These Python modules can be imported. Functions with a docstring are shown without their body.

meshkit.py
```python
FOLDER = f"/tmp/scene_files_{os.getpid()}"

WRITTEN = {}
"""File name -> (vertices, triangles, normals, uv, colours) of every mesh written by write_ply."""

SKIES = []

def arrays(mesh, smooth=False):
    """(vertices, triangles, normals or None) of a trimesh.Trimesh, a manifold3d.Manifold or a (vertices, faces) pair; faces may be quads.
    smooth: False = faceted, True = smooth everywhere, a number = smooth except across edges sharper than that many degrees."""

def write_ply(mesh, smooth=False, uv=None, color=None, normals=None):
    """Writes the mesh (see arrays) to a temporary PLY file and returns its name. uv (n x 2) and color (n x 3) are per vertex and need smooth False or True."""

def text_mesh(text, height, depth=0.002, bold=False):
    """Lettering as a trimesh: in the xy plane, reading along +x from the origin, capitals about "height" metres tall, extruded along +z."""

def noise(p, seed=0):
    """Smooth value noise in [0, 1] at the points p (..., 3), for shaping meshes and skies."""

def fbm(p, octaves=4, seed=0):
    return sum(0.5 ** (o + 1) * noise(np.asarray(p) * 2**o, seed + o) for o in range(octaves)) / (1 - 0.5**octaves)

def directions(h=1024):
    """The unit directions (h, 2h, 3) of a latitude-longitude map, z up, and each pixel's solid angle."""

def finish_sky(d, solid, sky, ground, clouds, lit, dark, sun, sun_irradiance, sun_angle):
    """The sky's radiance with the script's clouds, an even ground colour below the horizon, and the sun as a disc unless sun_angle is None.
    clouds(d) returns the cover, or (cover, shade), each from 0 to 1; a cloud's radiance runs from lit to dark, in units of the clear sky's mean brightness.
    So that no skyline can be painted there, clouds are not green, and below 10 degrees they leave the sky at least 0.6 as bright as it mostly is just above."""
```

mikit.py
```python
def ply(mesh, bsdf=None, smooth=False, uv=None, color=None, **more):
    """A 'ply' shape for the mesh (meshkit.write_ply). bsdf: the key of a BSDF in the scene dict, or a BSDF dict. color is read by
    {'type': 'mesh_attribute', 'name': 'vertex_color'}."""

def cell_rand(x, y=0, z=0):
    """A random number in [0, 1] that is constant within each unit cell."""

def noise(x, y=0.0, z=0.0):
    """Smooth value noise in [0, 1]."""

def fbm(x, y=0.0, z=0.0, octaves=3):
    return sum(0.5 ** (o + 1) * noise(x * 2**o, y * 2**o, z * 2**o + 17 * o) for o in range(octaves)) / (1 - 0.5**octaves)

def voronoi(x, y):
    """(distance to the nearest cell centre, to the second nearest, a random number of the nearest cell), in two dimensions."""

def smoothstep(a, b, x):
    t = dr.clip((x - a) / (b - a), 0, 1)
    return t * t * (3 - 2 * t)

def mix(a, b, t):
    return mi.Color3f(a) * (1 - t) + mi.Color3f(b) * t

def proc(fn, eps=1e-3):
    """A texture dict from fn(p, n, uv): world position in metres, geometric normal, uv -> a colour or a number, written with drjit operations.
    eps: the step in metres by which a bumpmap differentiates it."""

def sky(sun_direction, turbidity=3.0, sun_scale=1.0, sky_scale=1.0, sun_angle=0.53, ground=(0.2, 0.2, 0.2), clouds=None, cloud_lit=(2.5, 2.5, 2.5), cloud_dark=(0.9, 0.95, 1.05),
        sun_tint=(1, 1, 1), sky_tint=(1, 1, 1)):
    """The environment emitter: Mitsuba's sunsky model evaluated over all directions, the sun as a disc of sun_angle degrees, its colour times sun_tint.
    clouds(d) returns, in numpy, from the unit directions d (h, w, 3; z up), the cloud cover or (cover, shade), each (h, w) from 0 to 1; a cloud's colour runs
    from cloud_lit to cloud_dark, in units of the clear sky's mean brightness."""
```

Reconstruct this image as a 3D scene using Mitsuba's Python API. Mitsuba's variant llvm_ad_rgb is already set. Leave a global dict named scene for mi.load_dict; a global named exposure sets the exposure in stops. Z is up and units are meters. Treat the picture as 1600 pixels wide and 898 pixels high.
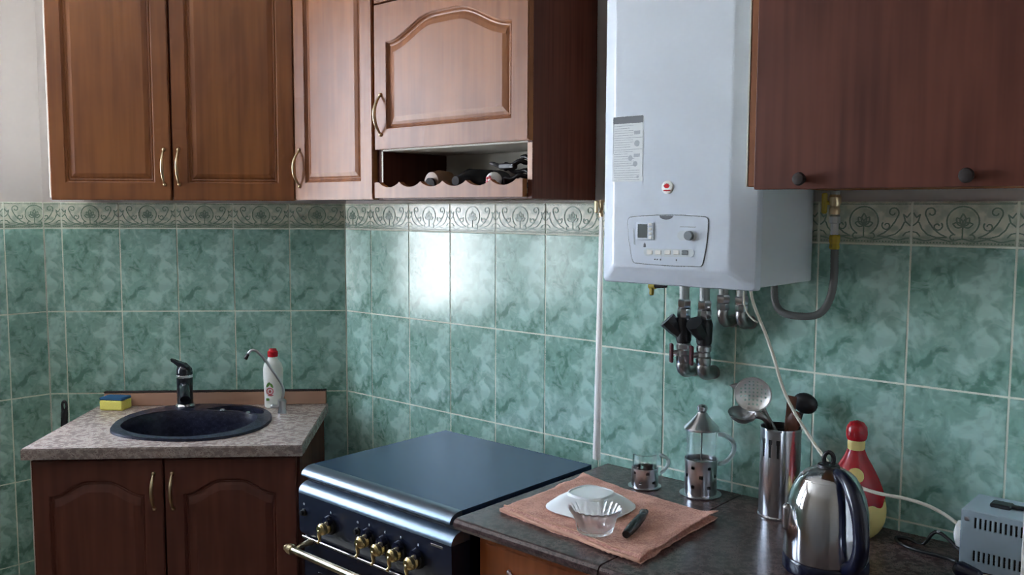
import math, random
import numpy as np, trimesh, manifold3d, mitsuba as mi, drjit as dr
import mikit, meshkit
from mikit import noise, fbm, smoothstep, mix, proc
from shapely.geometry import Polygon, LineString, Point, box as sbox
from shapely.ops import unary_union
from shapely import affinity

random.seed(7); rng = np.random.default_rng(7)
T = mi.ScalarTransform4f
scene, labels = {}, {}

# ------------------------------------------------------------------ camera, sky, exposure
Z0 = 1.593                      # height of the tile border's top above the floor; local z counts from it
F_PX = 1391.8
YAW, PITCH, ROLL = 0.0724, 0.0859, -0.0043
CAM = np.array([0.0, -3.3242, Z0 - 0.0245])
_R = np.array([math.cos(YAW), -math.sin(YAW), 0]); _Fh = np.array([math.sin(YAW), math.cos(YAW), 0])
_F = math.cos(PITCH) * _Fh - math.sin(PITCH) * np.array([0, 0, 1]); _U = math.sin(PITCH) * _Fh + math.cos(PITCH) * np.array([0, 0, 1])
_up = math.sin(ROLL) * _R + math.cos(ROLL) * _U
scene['camera'] = {'type': 'perspective', 'fov': math.degrees(2 * math.atan(800 / F_PX)), 'fov_axis': 'x', 'near_clip': 0.05, 'far_clip': 100.0,
                   'to_world': T().look_at(origin=CAM.tolist(), target=(CAM + _F).tolist(), up=_up.tolist())}
exposure = 6.45


def cover(d):
    c = meshkit.fbm(d * 2.5 + 5.0, 4, 3)
    return np.clip((c - 0.25) * 3.0, 0, 1) * 0.85, np.clip((c - 0.5) * 1.2, 0, 0.5)


scene['sky'] = mikit.sky([0.5, -0.45, 0.74], turbidity=4.0, sun_angle=None, ground=(0.60, 0.66, 0.72), clouds=cover,
                         cloud_lit=(1.7, 1.86, 2.06), cloud_dark=(1.1, 1.22, 1.38), sky_tint=(1.0, 1.05, 1.1))

# ------------------------------------------------------------------ frames: x to the right along the wall, y into the wall, z from the border's top
XC, AB = -0.3761, math.radians(45.6)
FA = T().translate([0, 0, Z0])
FB = T().translate([XC, 0, Z0]).rotate([0, 0, 1], -45.6)
FC = T().translate([-1.449, 0, Z0]).rotate([0, 0, 1], 44.4)
DQ = -0.063                     # local y of the boiler wall in FB


def lin(*c):
    return [float(((v / 255 + 0.055) / 1.055) ** 2.4 if v / 255 > 0.04045 else v / 255 / 12.92) for v in c]


def rgb(*c):
    return {'type': 'rgb', 'value': lin(*c)}


def mat(name, base, rough=0.5, metal=0.0, spec=0.5, **kw):
    if callable(base):
        base = proc(base)
    elif isinstance(base, (tuple, list)):
        base = rgb(*base)
    b = {'type': 'principled', 'base_color': base, 'roughness': rough, 'metallic': metal, **kw}
    if metal < 0.5:
        b['specular'] = spec
    scene[name] = {'type': 'twosided', 'bsdf': b}


# ------------------------------------------------------------------ materials
LT, MD, DK = lin(160, 193, 183), lin(132, 170, 157), lin(94, 138, 122)


def tile_print(p, n, uv):
    x, y = uv.x * 0.2, uv.y * 0.3
    wx, wy = noise(x * 30, y * 30, 4.0) - 0.5, noise(x * 30, y * 30, 9.0) - 0.5
    a = fbm(x * 26 + wx * 0.7, y * 23 + wy * 0.7, 3.3, octaves=4)
    b = fbm(x * 60, y * 60, 7.7, octaves=3)
    w = fbm(p.x * 9, p.y * 9 + p.z * 0.0, p.z * 9, octaves=2)
    v = a * 0.62 + b * 0.22 + w * 0.16

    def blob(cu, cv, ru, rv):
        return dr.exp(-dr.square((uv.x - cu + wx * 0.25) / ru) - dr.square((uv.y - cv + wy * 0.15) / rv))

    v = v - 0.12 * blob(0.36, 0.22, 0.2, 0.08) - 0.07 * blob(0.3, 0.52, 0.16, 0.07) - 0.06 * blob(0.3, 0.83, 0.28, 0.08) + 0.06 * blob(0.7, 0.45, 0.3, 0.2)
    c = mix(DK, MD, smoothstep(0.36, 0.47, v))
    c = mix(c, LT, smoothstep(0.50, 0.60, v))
    fl = fbm(x * 70 + wx * 2, y * 85 + wy * 2, 12.1, octaves=3)
    c = mix(c, lin(178, 204, 196), smoothstep(0.52, 0.70, fl) * 0.28)
    return mix(c, lin(84, 122, 108), smoothstep(0.46, 0.30, fl) * 0.16)


def border_print(p, n, uv):
    x, y = uv.x * 0.2, uv.y * 0.094
    m = fbm(x * 60, y * 60, 2.2, octaves=3)
    c = mix(lin(168, 178, 160), lin(205, 205, 188), smoothstep(0.3, 0.65, m))
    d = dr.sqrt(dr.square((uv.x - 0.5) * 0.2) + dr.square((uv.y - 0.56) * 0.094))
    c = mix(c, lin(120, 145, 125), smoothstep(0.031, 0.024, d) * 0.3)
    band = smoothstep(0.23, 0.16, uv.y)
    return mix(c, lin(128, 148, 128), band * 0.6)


def wood_fn(dark, light, sx=1.0):
    d_, l_ = lin(*dark), lin(*light)

    def f(p, n, uv):
        t = p.x * 0.7 - p.y * 0.7
        q = p.x * 0.7 + p.y * 0.7
        g = fbm(t * 70 * sx, q * 70 * sx, p.z * 3.0, octaves=3)
        h = fbm(t * 9, q * 9, p.z * 4.0 + 3, octaves=3)
        return mix(d_, l_, smoothstep(0.25, 0.75, g * 0.5 + h * 0.5))
    return f


def granite(a, b, c, s=1.0):
    a, b, c = lin(*a), lin(*b), lin(*c)

    def f(p, n, uv):
        g = fbm(p.x * 55 * s, p.y * 55 * s, p.z * 55 * s, octaves=3)
        h = noise(p.x * 260 * s, p.y * 260 * s, p.z * 260 * s)
        col = mix(a, b, smoothstep(0.35, 0.62, g))
        return mix(col, c, smoothstep(0.62, 0.85, h * 0.7 + g * 0.35))
    return f


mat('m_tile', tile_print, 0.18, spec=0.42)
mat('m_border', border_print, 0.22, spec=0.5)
mat('m_ornament', (112, 134, 116), 0.25)
mat('m_grout', (214, 218, 204), 0.8)
mat('m_plaster', (178, 170, 165), 0.9)
mat('m_room', (142, 136, 128), 0.9)
mat('m_ceiling', (200, 199, 196), 0.9)
mat('m_floor', granite((92, 74, 60), (110, 90, 72), (76, 60, 48), 0.3), 0.35)
mat('m_white_paint', (232, 232, 228), 0.4)
mat('m_wood', wood_fn((114, 67, 40), (138, 86, 48)), 0.4, spec=0.4, clearcoat=0.18, clearcoat_gloss=0.4)
mat('m_wood_shaded', wood_fn((84, 48, 40), (104, 60, 48)), 0.42, spec=0.5)  # darker copy of m_wood: shade on the under-sink doors put into the colour
mat('m_wood_drawer', wood_fn((128, 66, 36), (160, 90, 50)), 0.35, spec=0.5)
mat('m_laminate', wood_fn((70, 36, 28), (92, 50, 38), 1.6), 0.45, spec=0.35)
mat('m_laminate_edge', wood_fn((112, 66, 40), (138, 86, 52), 1.6), 0.45, spec=0.35)
mat('m_flap', wood_fn((74, 38, 31), (100, 56, 44), 1.3), 0.42, spec=0.35)
mat('m_inside', (196, 194, 184), 0.6)
mat('m_dark_inside', (40, 32, 30), 0.7)
mat('m_brass_old', (200, 180, 146), 0.28, 1.0)
mat('m_brass', (226, 206, 150), 0.18, 1.0)
mat('m_gold_rail', (232, 222, 190), 0.16, 1.0)
mat('m_chrome', (215, 217, 220), 0.08, 1.0)
mat('m_steel', (188, 188, 190), 0.2, 1.0)
mat('m_steel_light', (232, 230, 226), 0.5, 1.0)
mat('m_steel_dull', (150, 148, 146), 0.35, 1.0)
mat('m_worktop_sink', granite((132, 118, 114), (166, 154, 148), (98, 84, 82), 1.6), 0.3, spec=0.5)
mat('m_worktop', granite((58, 43, 43), (86, 68, 66), (36, 26, 30), 2.0), 0.22, spec=0.5)
mat('m_sink', granite((26, 28, 42), (34, 37, 54), (48, 52, 70), 1.6), 0.3, spec=0.4)
mat('m_black_gloss', (24, 27, 34), 0.12, spec=0.5)
mat('m_black', (22, 22, 24), 0.4)
mat('m_navy_enamel', (20, 24, 36), 0.2, spec=0.5)
mat('m_lid', (52, 76, 106), 0.3, 0.6)
mat('m_lip_highlight', (128, 144, 160), 0.34, 0.85)  # paler than lid and panel: window highlight on the rolled edges put into colour
mat('m_panel', (34, 40, 58), 0.3, 0.4)
mat('m_oven_glass', (12, 13, 18), 0.08, spec=0.5)
mat('m_boiler', (200, 209, 219), 0.25, spec=0.5)
mat('m_boiler_side', (196, 204, 208), 0.4)
mat('m_gap', (110, 118, 122), 0.6)
mat('m_print', (162, 171, 177), 0.5)
mat('m_print_dark', (92, 98, 104), 0.5)
mat('m_sticker', (206, 212, 214), 0.4)
mat('m_lcd', (88, 96, 96), 0.25)
mat('m_red', (186, 24, 34), 0.3)
mat('m_red_deep', (150, 22, 30), 0.22, spec=0.6)
mat('m_cream', (206, 188, 120), 0.35)
mat('m_white_plastic', (226, 226, 222), 0.35)
mat('m_cable', (214, 210, 196), 0.5)
mat('m_yellow', (160, 140, 44), 0.5)
mat('m_sponge_yellow', lambda p, n, uv: mix(lin(222, 212, 84), lin(242, 236, 140), fbm(p.x * 300, p.y * 300, p.z * 300)), 0.95)
mat('m_sponge_blue', (40, 84, 120), 0.95)
mat('m_upstand', (186, 146, 124), 0.4)
mat('m_soap', (226, 228, 222), 0.35)
mat('m_green', (96, 140, 70), 0.5)
mat('m_pink', (206, 110, 116), 0.5)
mat('m_towel', lambda p, n, uv: mix(lin(176, 124, 108), lin(210, 162, 144), smoothstep(0.3, 0.7, fbm(p.x * 38, p.y * 38, p.z * 20, octaves=3) * 0.65 + 0.35 * noise(p.x * 420, p.y * 420, 1.0))), 0.95, sheen=0.4)
mat('m_hem', (196, 150, 128), 0.95)
mat('m_porcelain', (224, 228, 228), 0.2, spec=0.5)
mat('m_hose', (92, 94, 92), 0.5)
mat('m_grey_pipe', (170, 174, 172), 0.4)
mat('m_valve_red', (70, 24, 32), 0.4)
mat('m_navy_plastic', (14, 18, 38), 0.18, spec=0.6)
mat('m_stabilizer', (150, 166, 176), 0.45)
mat('m_brown_wood', wood_fn((70, 38, 26), (100, 60, 40)), 0.5)
mat('m_brown_jar', (134, 100, 76), 0.4)
mat('m_tall', wood_fn((172, 140, 110), (196, 164, 134)), 0.5)
scene['m_glass'] = {'type': 'dielectric', 'int_ior': 1.48, 'ext_ior': 1.0}
scene['m_glass_handle'] = {'type': 'principled', 'base_color': rgb(214, 226, 226), 'roughness': 0.12, 'specular': 0.5, 'spec_trans': 0.55}
scene['m_pane'] = {'type': 'thindielectric', 'int_ior': 1.5, 'ext_ior': 1.0}


# ------------------------------------------------------------------ helpers
def fresh(key):
    if key not in scene and key not in labels:
        return key
    k = 1
    while f'{key}_{k:03d}' in scene or f'{key}_{k:03d}' in labels:
        k += 1
    return f'{key}_{k:03d}'


def obj(key, mesh, m, frame=FA, smooth=False, parent=None, uv=None):
    key = fresh(f'{parent}__{key}' if parent else key)
    if m in ('m_glass', 'm_glass_handle') and mesh.volume < 0:
        mesh.invert()
    d = mesh if isinstance(mesh, dict) else mikit.ply(mesh, m, smooth=smooth, uv=uv)
    scene[key] = {**d, 'to_world': frame}
    return key


def tag(key, label=None, cat=None, group=None, kind=None):
    labels[key] = {k: v for k, v in dict(label=label, category=cat, group=group, kind=kind).items() if v}
    return key


def thing(name, label, cat, group=None):
    return tag(fresh(name), label, cat, group)


def cat(*ms):
    return trimesh.util.concatenate([m for m in ms])


def cb(x0, x1, y0, y1, z0, z1, c=0.0015):
    """box with chamfered edges"""
    x0, x1 = min(x0, x1), max(x0, x1); y0, y1 = min(y0, y1), max(y0, y1); z0, z1 = min(z0, z1), max(z0, z1)
    c = min(c, (x1 - x0) * .45, (y1 - y0) * .45, (z1 - z0) * .45)
    if c <= 0:
        m = trimesh.creation.box([x1 - x0, y1 - y0, z1 - z0]); m.apply_translation([(x0 + x1) / 2, (y0 + y1) / 2, (z0 + z1) / 2]); return m
    pts = []
    for sx, X in ((1, x0), (-1, x1)):
        for sy, Y in ((1, y0), (-1, y1)):
            for sz, Zz in ((1, z0), (-1, z1)):
                pts += [[X, Y + sy * c, Zz + sz * c], [X + sx * c, Y, Zz + sz * c], [X + sx * c, Y + sy * c, Zz]]
    return trimesh.convex.convex_hull(np.array(pts))


def tube(pts, rad, sides=12, closed_caps=True):
    pts = np.asarray(pts, float); n = len(pts)
    rad = np.full(n, rad) if np.isscalar(rad) else np.asarray(rad, float)
    tan = np.gradient(pts, axis=0); tan /= np.linalg.norm(tan, axis=1, keepdims=True)
    a = np.array([0, 0, 1.0]) if abs(tan[0][2]) < .9 else np.array([1.0, 0, 0])
    u = np.cross(tan[0], a); u /= np.linalg.norm(u)
    ang = np.arange(sides) * 2 * np.pi / sides
    V = []
    for i in range(n):
        u = u - tan[i] * (u @ tan[i]); u /= np.linalg.norm(u); w = np.cross(tan[i], u)
        V.append(pts[i] + rad[i] * (np.cos(ang)[:, None] * u + np.sin(ang)[:, None] * w))
    V = np.vstack(V + [pts[:1], pts[-1:]])
    Fc = []
    for i in range(n - 1):
        for j in range(sides):
            k = (j + 1) % sides; a0, a1, b0, b1 = i * sides + j, i * sides + k, (i + 1) * sides + j, (i + 1) * sides + k
            Fc += [[a0, a1, b1], [a0, b1, b0]]
    for j in range(sides):
        k = (j + 1) % sides
        Fc += [[n * sides, k, j], [n * sides + 1, (n - 1) * sides + j, (n - 1) * sides + k]]
    return trimesh.Trimesh(V, np.array(Fc), process=False)


def spline(pts, n=40):
    from scipy.interpolate import CubicSpline
    pts = np.asarray(pts, float)
    t = np.r_[0, np.cumsum(np.linalg.norm(np.diff(pts, axis=0), axis=1) ** 0.6)]
    return CubicSpline(t, pts)(np.linspace(0, t[-1], n))


def lathe(prof, n=40, at=(0, 0, 0)):
    m = trimesh.creation.revolve(np.asarray(prof, float), sections=n)
    m.apply_translation(at); return m


def cyl(p0, p1, r, n=24, r1=None):
    return tube([p0, p1], [r, r if r1 is None else r1], n)


def ball(at, r, sub=3, scale=(1, 1, 1)):
    m = trimesh.creation.icosphere(subdivisions=sub, radius=r); m.apply_scale(scale); m.apply_translation(at); return m


def loft(rings, cap0=True, cap1=True):
    """rings: equal-length closed loops (n x 3)"""
    k, n = len(rings), len(rings[0]); V = np.vstack(rings); Fc = []
    for i in range(k - 1):
        for j in range(n):
            q = (j + 1) % n; a0, a1, b0, b1 = i * n + j, i * n + q, (i + 1) * n + j, (i + 1) * n + q
            Fc += [[a0, a1, b1], [a0, b1, b0]]
    extra = []
    for on, i, flip in ((cap0, 0, True), (cap1, k - 1, False)):
        if on:
            c = len(V) + len(extra); extra.append(rings[i].mean(0))
            for j in range(n):
                q = (j + 1) % n
                Fc.append([c, i * n + q, i * n + j] if flip else [c, i * n + j, i * n + q])
    if extra:
        V = np.vstack([V, extra])
    return trimesh.Trimesh(V, np.array(Fc), process=False)


def extrude_xz(poly, y0, y1):
    """shapely polygon in (x, z), extruded from y0 to y1"""
    out = []
    for g in getattr(poly, 'geoms', [poly]):
        m = trimesh.creation.extrude_polygon(g, abs(y1 - y0), engine='earcut')
        v = m.vertices.copy(); m.vertices = np.stack([v[:, 0], max(y0, y1) - v[:, 2], v[:, 1]], 1); out.append(m)
    m = cat(*out)
    m.fix_normals() if len(out) == 1 else None
    return m


def extrude_xy(poly, z0, z1):
    out = []
    for g in getattr(poly, 'geoms', [poly]):
        m = trimesh.creation.extrude_polygon(g, z1 - z0, engine='earcut'); m.apply_translation([0, 0, z0]); out.append(m)
    return cat(*out)


def cut(a, *bs):
    return trimesh.boolean.difference([a, *bs], engine='manifold')


def rot(m, deg, axis, about=(0, 0, 0)):
    m = m.copy(); m.apply_transform(trimesh.transformations.rotation_matrix(math.radians(deg), axis, about)); return m


def moved(m, v):
    m = m.copy(); m.apply_translation(v); return m


# ------------------------------------------------------------------ tiles
TW, TH, BH, GAP = 0.202, 0.302, 0.0941, 0.0036
TILES = {}


def tile_ply(u0, u1, v0, v1, border):
    """a tile cut from the full one between the fractions u0..u1, v0..v1; local origin at the cut piece's centre, front at y = 0"""
    k = tuple(round(x, 3) for x in (u0, u1, v0, v1)) + (border,)
    if k not in TILES:
        H = BH if border else TH
        w, h = (u1 - u0) * TW - GAP, (v1 - v0) * H - GAP
        c, th = 0.0016, 0.008
        ring = lambda dx, y: [[sx * (w / 2 - dx), y, sz * (h / 2 - dx)] for sx, sz in ((-1, -1), (1, -1), (1, 1), (-1, 1))]
        V = np.array(ring(c, 0) + ring(0.0004, c * .7) + ring(0, th)); Fc = [[0, 1, 2], [0, 2, 3]]
        for r in (0, 1):
            for j in range(4):
                q = (j + 1) % 4; a0, a1, b0, b1 = r * 4 + j, r * 4 + q, r * 4 + 4 + j, r * 4 + 4 + q
                Fc += [[a1, a0, b0], [a1, b0, b1]]
        uv = np.stack([u0 + (V[:, 0] / w + .5) * (u1 - u0), v0 + (V[:, 2] / h + .5) * (v1 - v0)], 1)
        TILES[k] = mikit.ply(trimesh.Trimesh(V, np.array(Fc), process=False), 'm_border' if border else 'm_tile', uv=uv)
    return TILES[k]


def ornament_shape():
    """raised scroll lines of one border tile, in metres about the tile's centre"""
    L = []
    cz = 0.004
    for s in (-1, 1):                   # open horseshoe ending in curls
        ang = np.linspace(math.radians(90), math.radians(-62), 24)
        arc = np.stack([s * 0.031 * np.cos(ang), cz + 0.031 * np.sin(ang)], 1)
        t = np.linspace(0, 1, 16); a = math.radians(118) - t * 4.6; r = .0075 * (1 - .6 * t)
        c0 = arc[-1] + np.array([s * .0035, -.0066])
        L.append(np.vstack([arc, np.stack([c0[0] - s * r * np.cos(a) * -1, c0[1] + r * np.sin(a)], 1)]))
        t = np.linspace(0, 1, 40)       # tall scroll beside it
        a = t * 2.1 * np.pi - .5; r = 0.0125 * (1 - .72 * t)
        L.append(np.stack([s * (0.062 + r * np.cos(a)), .0225 + r * np.sin(a)], 1))
        L.append(np.array([[s * .0728, .0165], [s * .066, .002], [s * .056, -.012], [s * .044, -.022], [s * .03, -.029]]))
        a = t * 2.2 * np.pi + 2.4; r = 0.0105 * (1 - .7 * t)
        L.append(np.stack([s * (0.049 + r * np.cos(a)), -.006 + r * np.sin(a)], 1))
        L.append(np.array([[s * .030, -.029], [s * .05, -.030], [s * .068, -.024], [s * .08, -.012], [s * .086, .002]]))
        L.append(np.array([[s * .0985, .022], [s * .091, .012], [s * .084, .018], [s * .088, .003], [s * .0985, -.006]]))
        L.append(np.array([[s * .0985, -.018], [s * .090, -.020], [s * .083, -.028]]))
    for ad in (90, 52, 128, 14, 166):   # palmette
        r = math.radians(ad); t = np.linspace(0, 1, 12); ln = .023 if ad == 90 else .020
        for s in (-1, 1):
            wv = 0.0055 * np.sin(t * np.pi) * s
            L.append(np.stack([np.cos(r) * t * ln - np.sin(r) * wv, cz - .010 + np.sin(r) * t * ln * 1.15 + np.cos(r) * wv], 1))
    L.append(np.array([[0, cz - .010], [0, -.031]]))
    xs = np.linspace(-.097, .097, 80)
    L.append(np.stack([xs, -.0345 + .0025 * np.cos(xs * 130)], 1))
    g = [LineString(l).buffer(.00135, quad_segs=2, cap_style='flat') for l in L]
    g += [Point(x, -.0405).buffer(.0016, quad_segs=2) for x in np.linspace(-.094, .094, 30)]
    g += [sbox(-.0985, .0395, .0985, .0412)]
    return unary_union(g).simplify(.0002)


ORN = ornament_shape(); ORN_PLY = {}


def ornament_ply(u0, u1):
    k = (round(u0, 3), round(u1, 3))
    if k not in ORN_PLY:
        lo, hi = (u0 - .5) * TW + GAP / 2 + .001, (u1 - .5) * TW - GAP / 2 - .001
        sh = affinity.translate(ORN.intersection(sbox(lo, -.06, hi, .06)), -((u0 + u1) / 2 - .5) * TW, 0)
        sh = unary_union([g for g in getattr(sh, 'geoms', [sh]) if g.geom_type in ('Polygon', 'MultiPolygon') and g.area > 1e-6])
        ORN_PLY[k] = mikit.ply(extrude_xz(sh, .0004, -.0017), 'm_ornament')
    return ORN_PLY[k]


def tile_wall(wall, frame, x0, x1, joint, rows, yf=0.0, bottom=None, first=-1):
    """tiles from x0 to x1 (a joint lies at "joint"), a border course on top and "rows" courses below it"""
    k0 = math.floor((x0 - joint) / TW - 1e-6)
    zb = -BH - rows * TH if bottom is None else bottom
    obj('grout', cb(x0, x1, yf + .0018, yf + .012, zb, -.001 if first < 0 else -BH - first * TH, 0), 'm_grout', frame, parent=wall)
    for r in range(first, rows):
        top = 0 if r < 0 else -BH - r * TH
        H = BH if r < 0 else TH
        lowz = max(top - H, zb)
        if top - lowz < .01:
            continue
        k = k0
        while joint + k * TW < x1 - 1e-4:
            a, b = max(x0, joint + k * TW), min(x1, joint + (k + 1) * TW)
            k += 1
            if b - a < .012:
                continue
            u0, u1 = (a - joint - (k - 1) * TW) / TW, (b - joint - (k - 1) * TW) / TW
            v0 = 1 - (top - lowz) / H
            tx, tz = np.clip(rng.normal(0, .12), -.2, .2), np.clip(rng.normal(0, .3), -.5, .5)
            fr = frame @ T().translate([(a + b) / 2, yf, (top + lowz) / 2]).rotate([1, 0, 0], float(tx)).rotate([0, 0, 1], float(tz))
            t = obj('border_tile' if r < 0 else 'tile', tile_ply(u0, u1, v0, 1, r < 0), None, fr, parent=wall)
            if r < 0 and u1 - u0 > .1:
                obj('ornament', ornament_ply(u0, u1), None, fr, parent=t)


FLOOR, CEIL = -Z0, 1.02
w = obj('wall_corner', cb(-1.60, -.25, .008, .12, FLOOR, CEIL, 0), 'm_plaster', FA); tag(w, kind='structure')
tile_wall(w, FA, -1.449, XC, -1.387, 5, bottom=FLOOR)
w = obj('wall_right', cb(-.02, 1.21, .008, .15, FLOOR, CEIL, 0), 'm_plaster', FB); tag(w, kind='structure')
tile_wall(w, FB, 0.0, 1.205, .146, 3)
w = obj('wall_right', cb(1.207, 3.9, DQ + .008, .15, FLOOR, CEIL, 0), 'm_plaster', FB); tag(w, kind='structure')
tile_wall(w, FB, 1.207, 2.45, 1.409, 3, yf=DQ)
# window wall on the left: x runs from the corner (0) towards the room (negative)
WZ0, WZ1 = -.60, .86
HOLES = [(-1.07, -.24), (-1.86, -1.31)]
solid = [cb(-.24, .06, .008, .30, FLOOR, CEIL, 0), cb(-1.31, -1.07, .008, .30, FLOOR, CEIL, 0), cb(-2.9, -1.86, .008, .30, FLOOR, CEIL, 0)]
for a, b in HOLES:
    solid += [cb(a, b, .008, .30, FLOOR, WZ0, 0), cb(a, b, .008, .30, WZ1, CEIL, 0)]
w = obj('wall_left', cat(*solid), 'm_plaster', FC)
tag(w, kind='structure')
tile_wall(w, FC, -.23, 0.0, -.131, 5, bottom=FLOOR)
tile_wall(w, FC, -1.95, -.23, -.131, 5, bottom=FLOOR, first=2)
yw = .12
for i, (a, b) in enumerate(HOLES):
    wn = thing(f'window_{i + 1}', None, None); tag(wn, kind='structure')
    obj('frame', cat(cb(a, b, yw, yw + .07, WZ0, WZ0 + .045), cb(a, b, yw, yw + .07, WZ1 - .045, WZ1), cb(a, a + .04, yw, yw + .07, WZ0, WZ1), cb(b - .04, b, yw, yw + .07, WZ0, WZ1)), 'm_white_paint', FC, parent=wn)
    obj('sill', cb(a + .001, b - .001, -.05, yw, WZ0 + .0005, WZ0 + .025, .004), 'm_white_paint', FC, parent=wn)
    obj('pane', trimesh.Trimesh([[a + .04, yw + .035, WZ0 + .045], [b - .04, yw + .035, WZ0 + .045], [b - .04, yw + .035, WZ1 - .045], [a + .04, yw + .035, WZ1 - .045]], [[0, 1, 2], [0, 2, 3]]), 'm_pane', FC, parent=wn)
tag(obj('wall_rear', cb(-1.2, 3.95, -3.6, -3.5, FLOOR, CEIL, 0), 'm_room', FB), kind='structure')
tag(obj('wall_side', cb(3.8, 3.9, -3.6, .1, FLOOR, CEIL, 0), 'm_room', FB), kind='structure')
tag(obj('floor', cb(-1.6, 4.2, -3.8, 1.6, FLOOR - .1, FLOOR, 0), 'm_floor', FB), kind='structure')
tag(obj('ceiling', cb(-1.6, 4.2, -3.8, 1.6, CEIL, CEIL + .1, 0), 'm_ceiling', FB), kind='structure')


# ------------------------------------------------------------------ cabinet doors
def outline(x0, x1, z0, z1, arch=0.0, n=28):
    """counter-clockwise (x, z) outline of a raised panel, its top edge arched by "arch" """
    pts = [[x0, z0], [x1, z0]]
    if arch <= 0:
        return np.array(pts + [[x1, z1], [x0, z1]])
    for i in range(n + 1):
        t = i / n
        u = 1 - t
        e = min(1.0, max(0.0, (min(t, u) - .03) / .36))
        s = e * e * (3 - 2 * e)
        pts.append([x1 + (x0 - x1) * t, z1 + arch * (s * .82 + .18 * math.sin(math.pi * t) * (e > 0))])
    return np.array(pts)


def inset(P, d):
    n = len(P); out = np.zeros_like(P)
    for i in range(n):
        a, b = P[i] - P[i - 1], P[(i + 1) % n] - P[i]
        a, b = a / np.linalg.norm(a), b / np.linalg.norm(b)
        na, nb = np.array([-a[1], a[0]]), np.array([-b[1], b[0]])
        m = na + nb; m /= max(1e-9, m @ na)
        out[i] = P[i] + m * d
    return out


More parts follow.
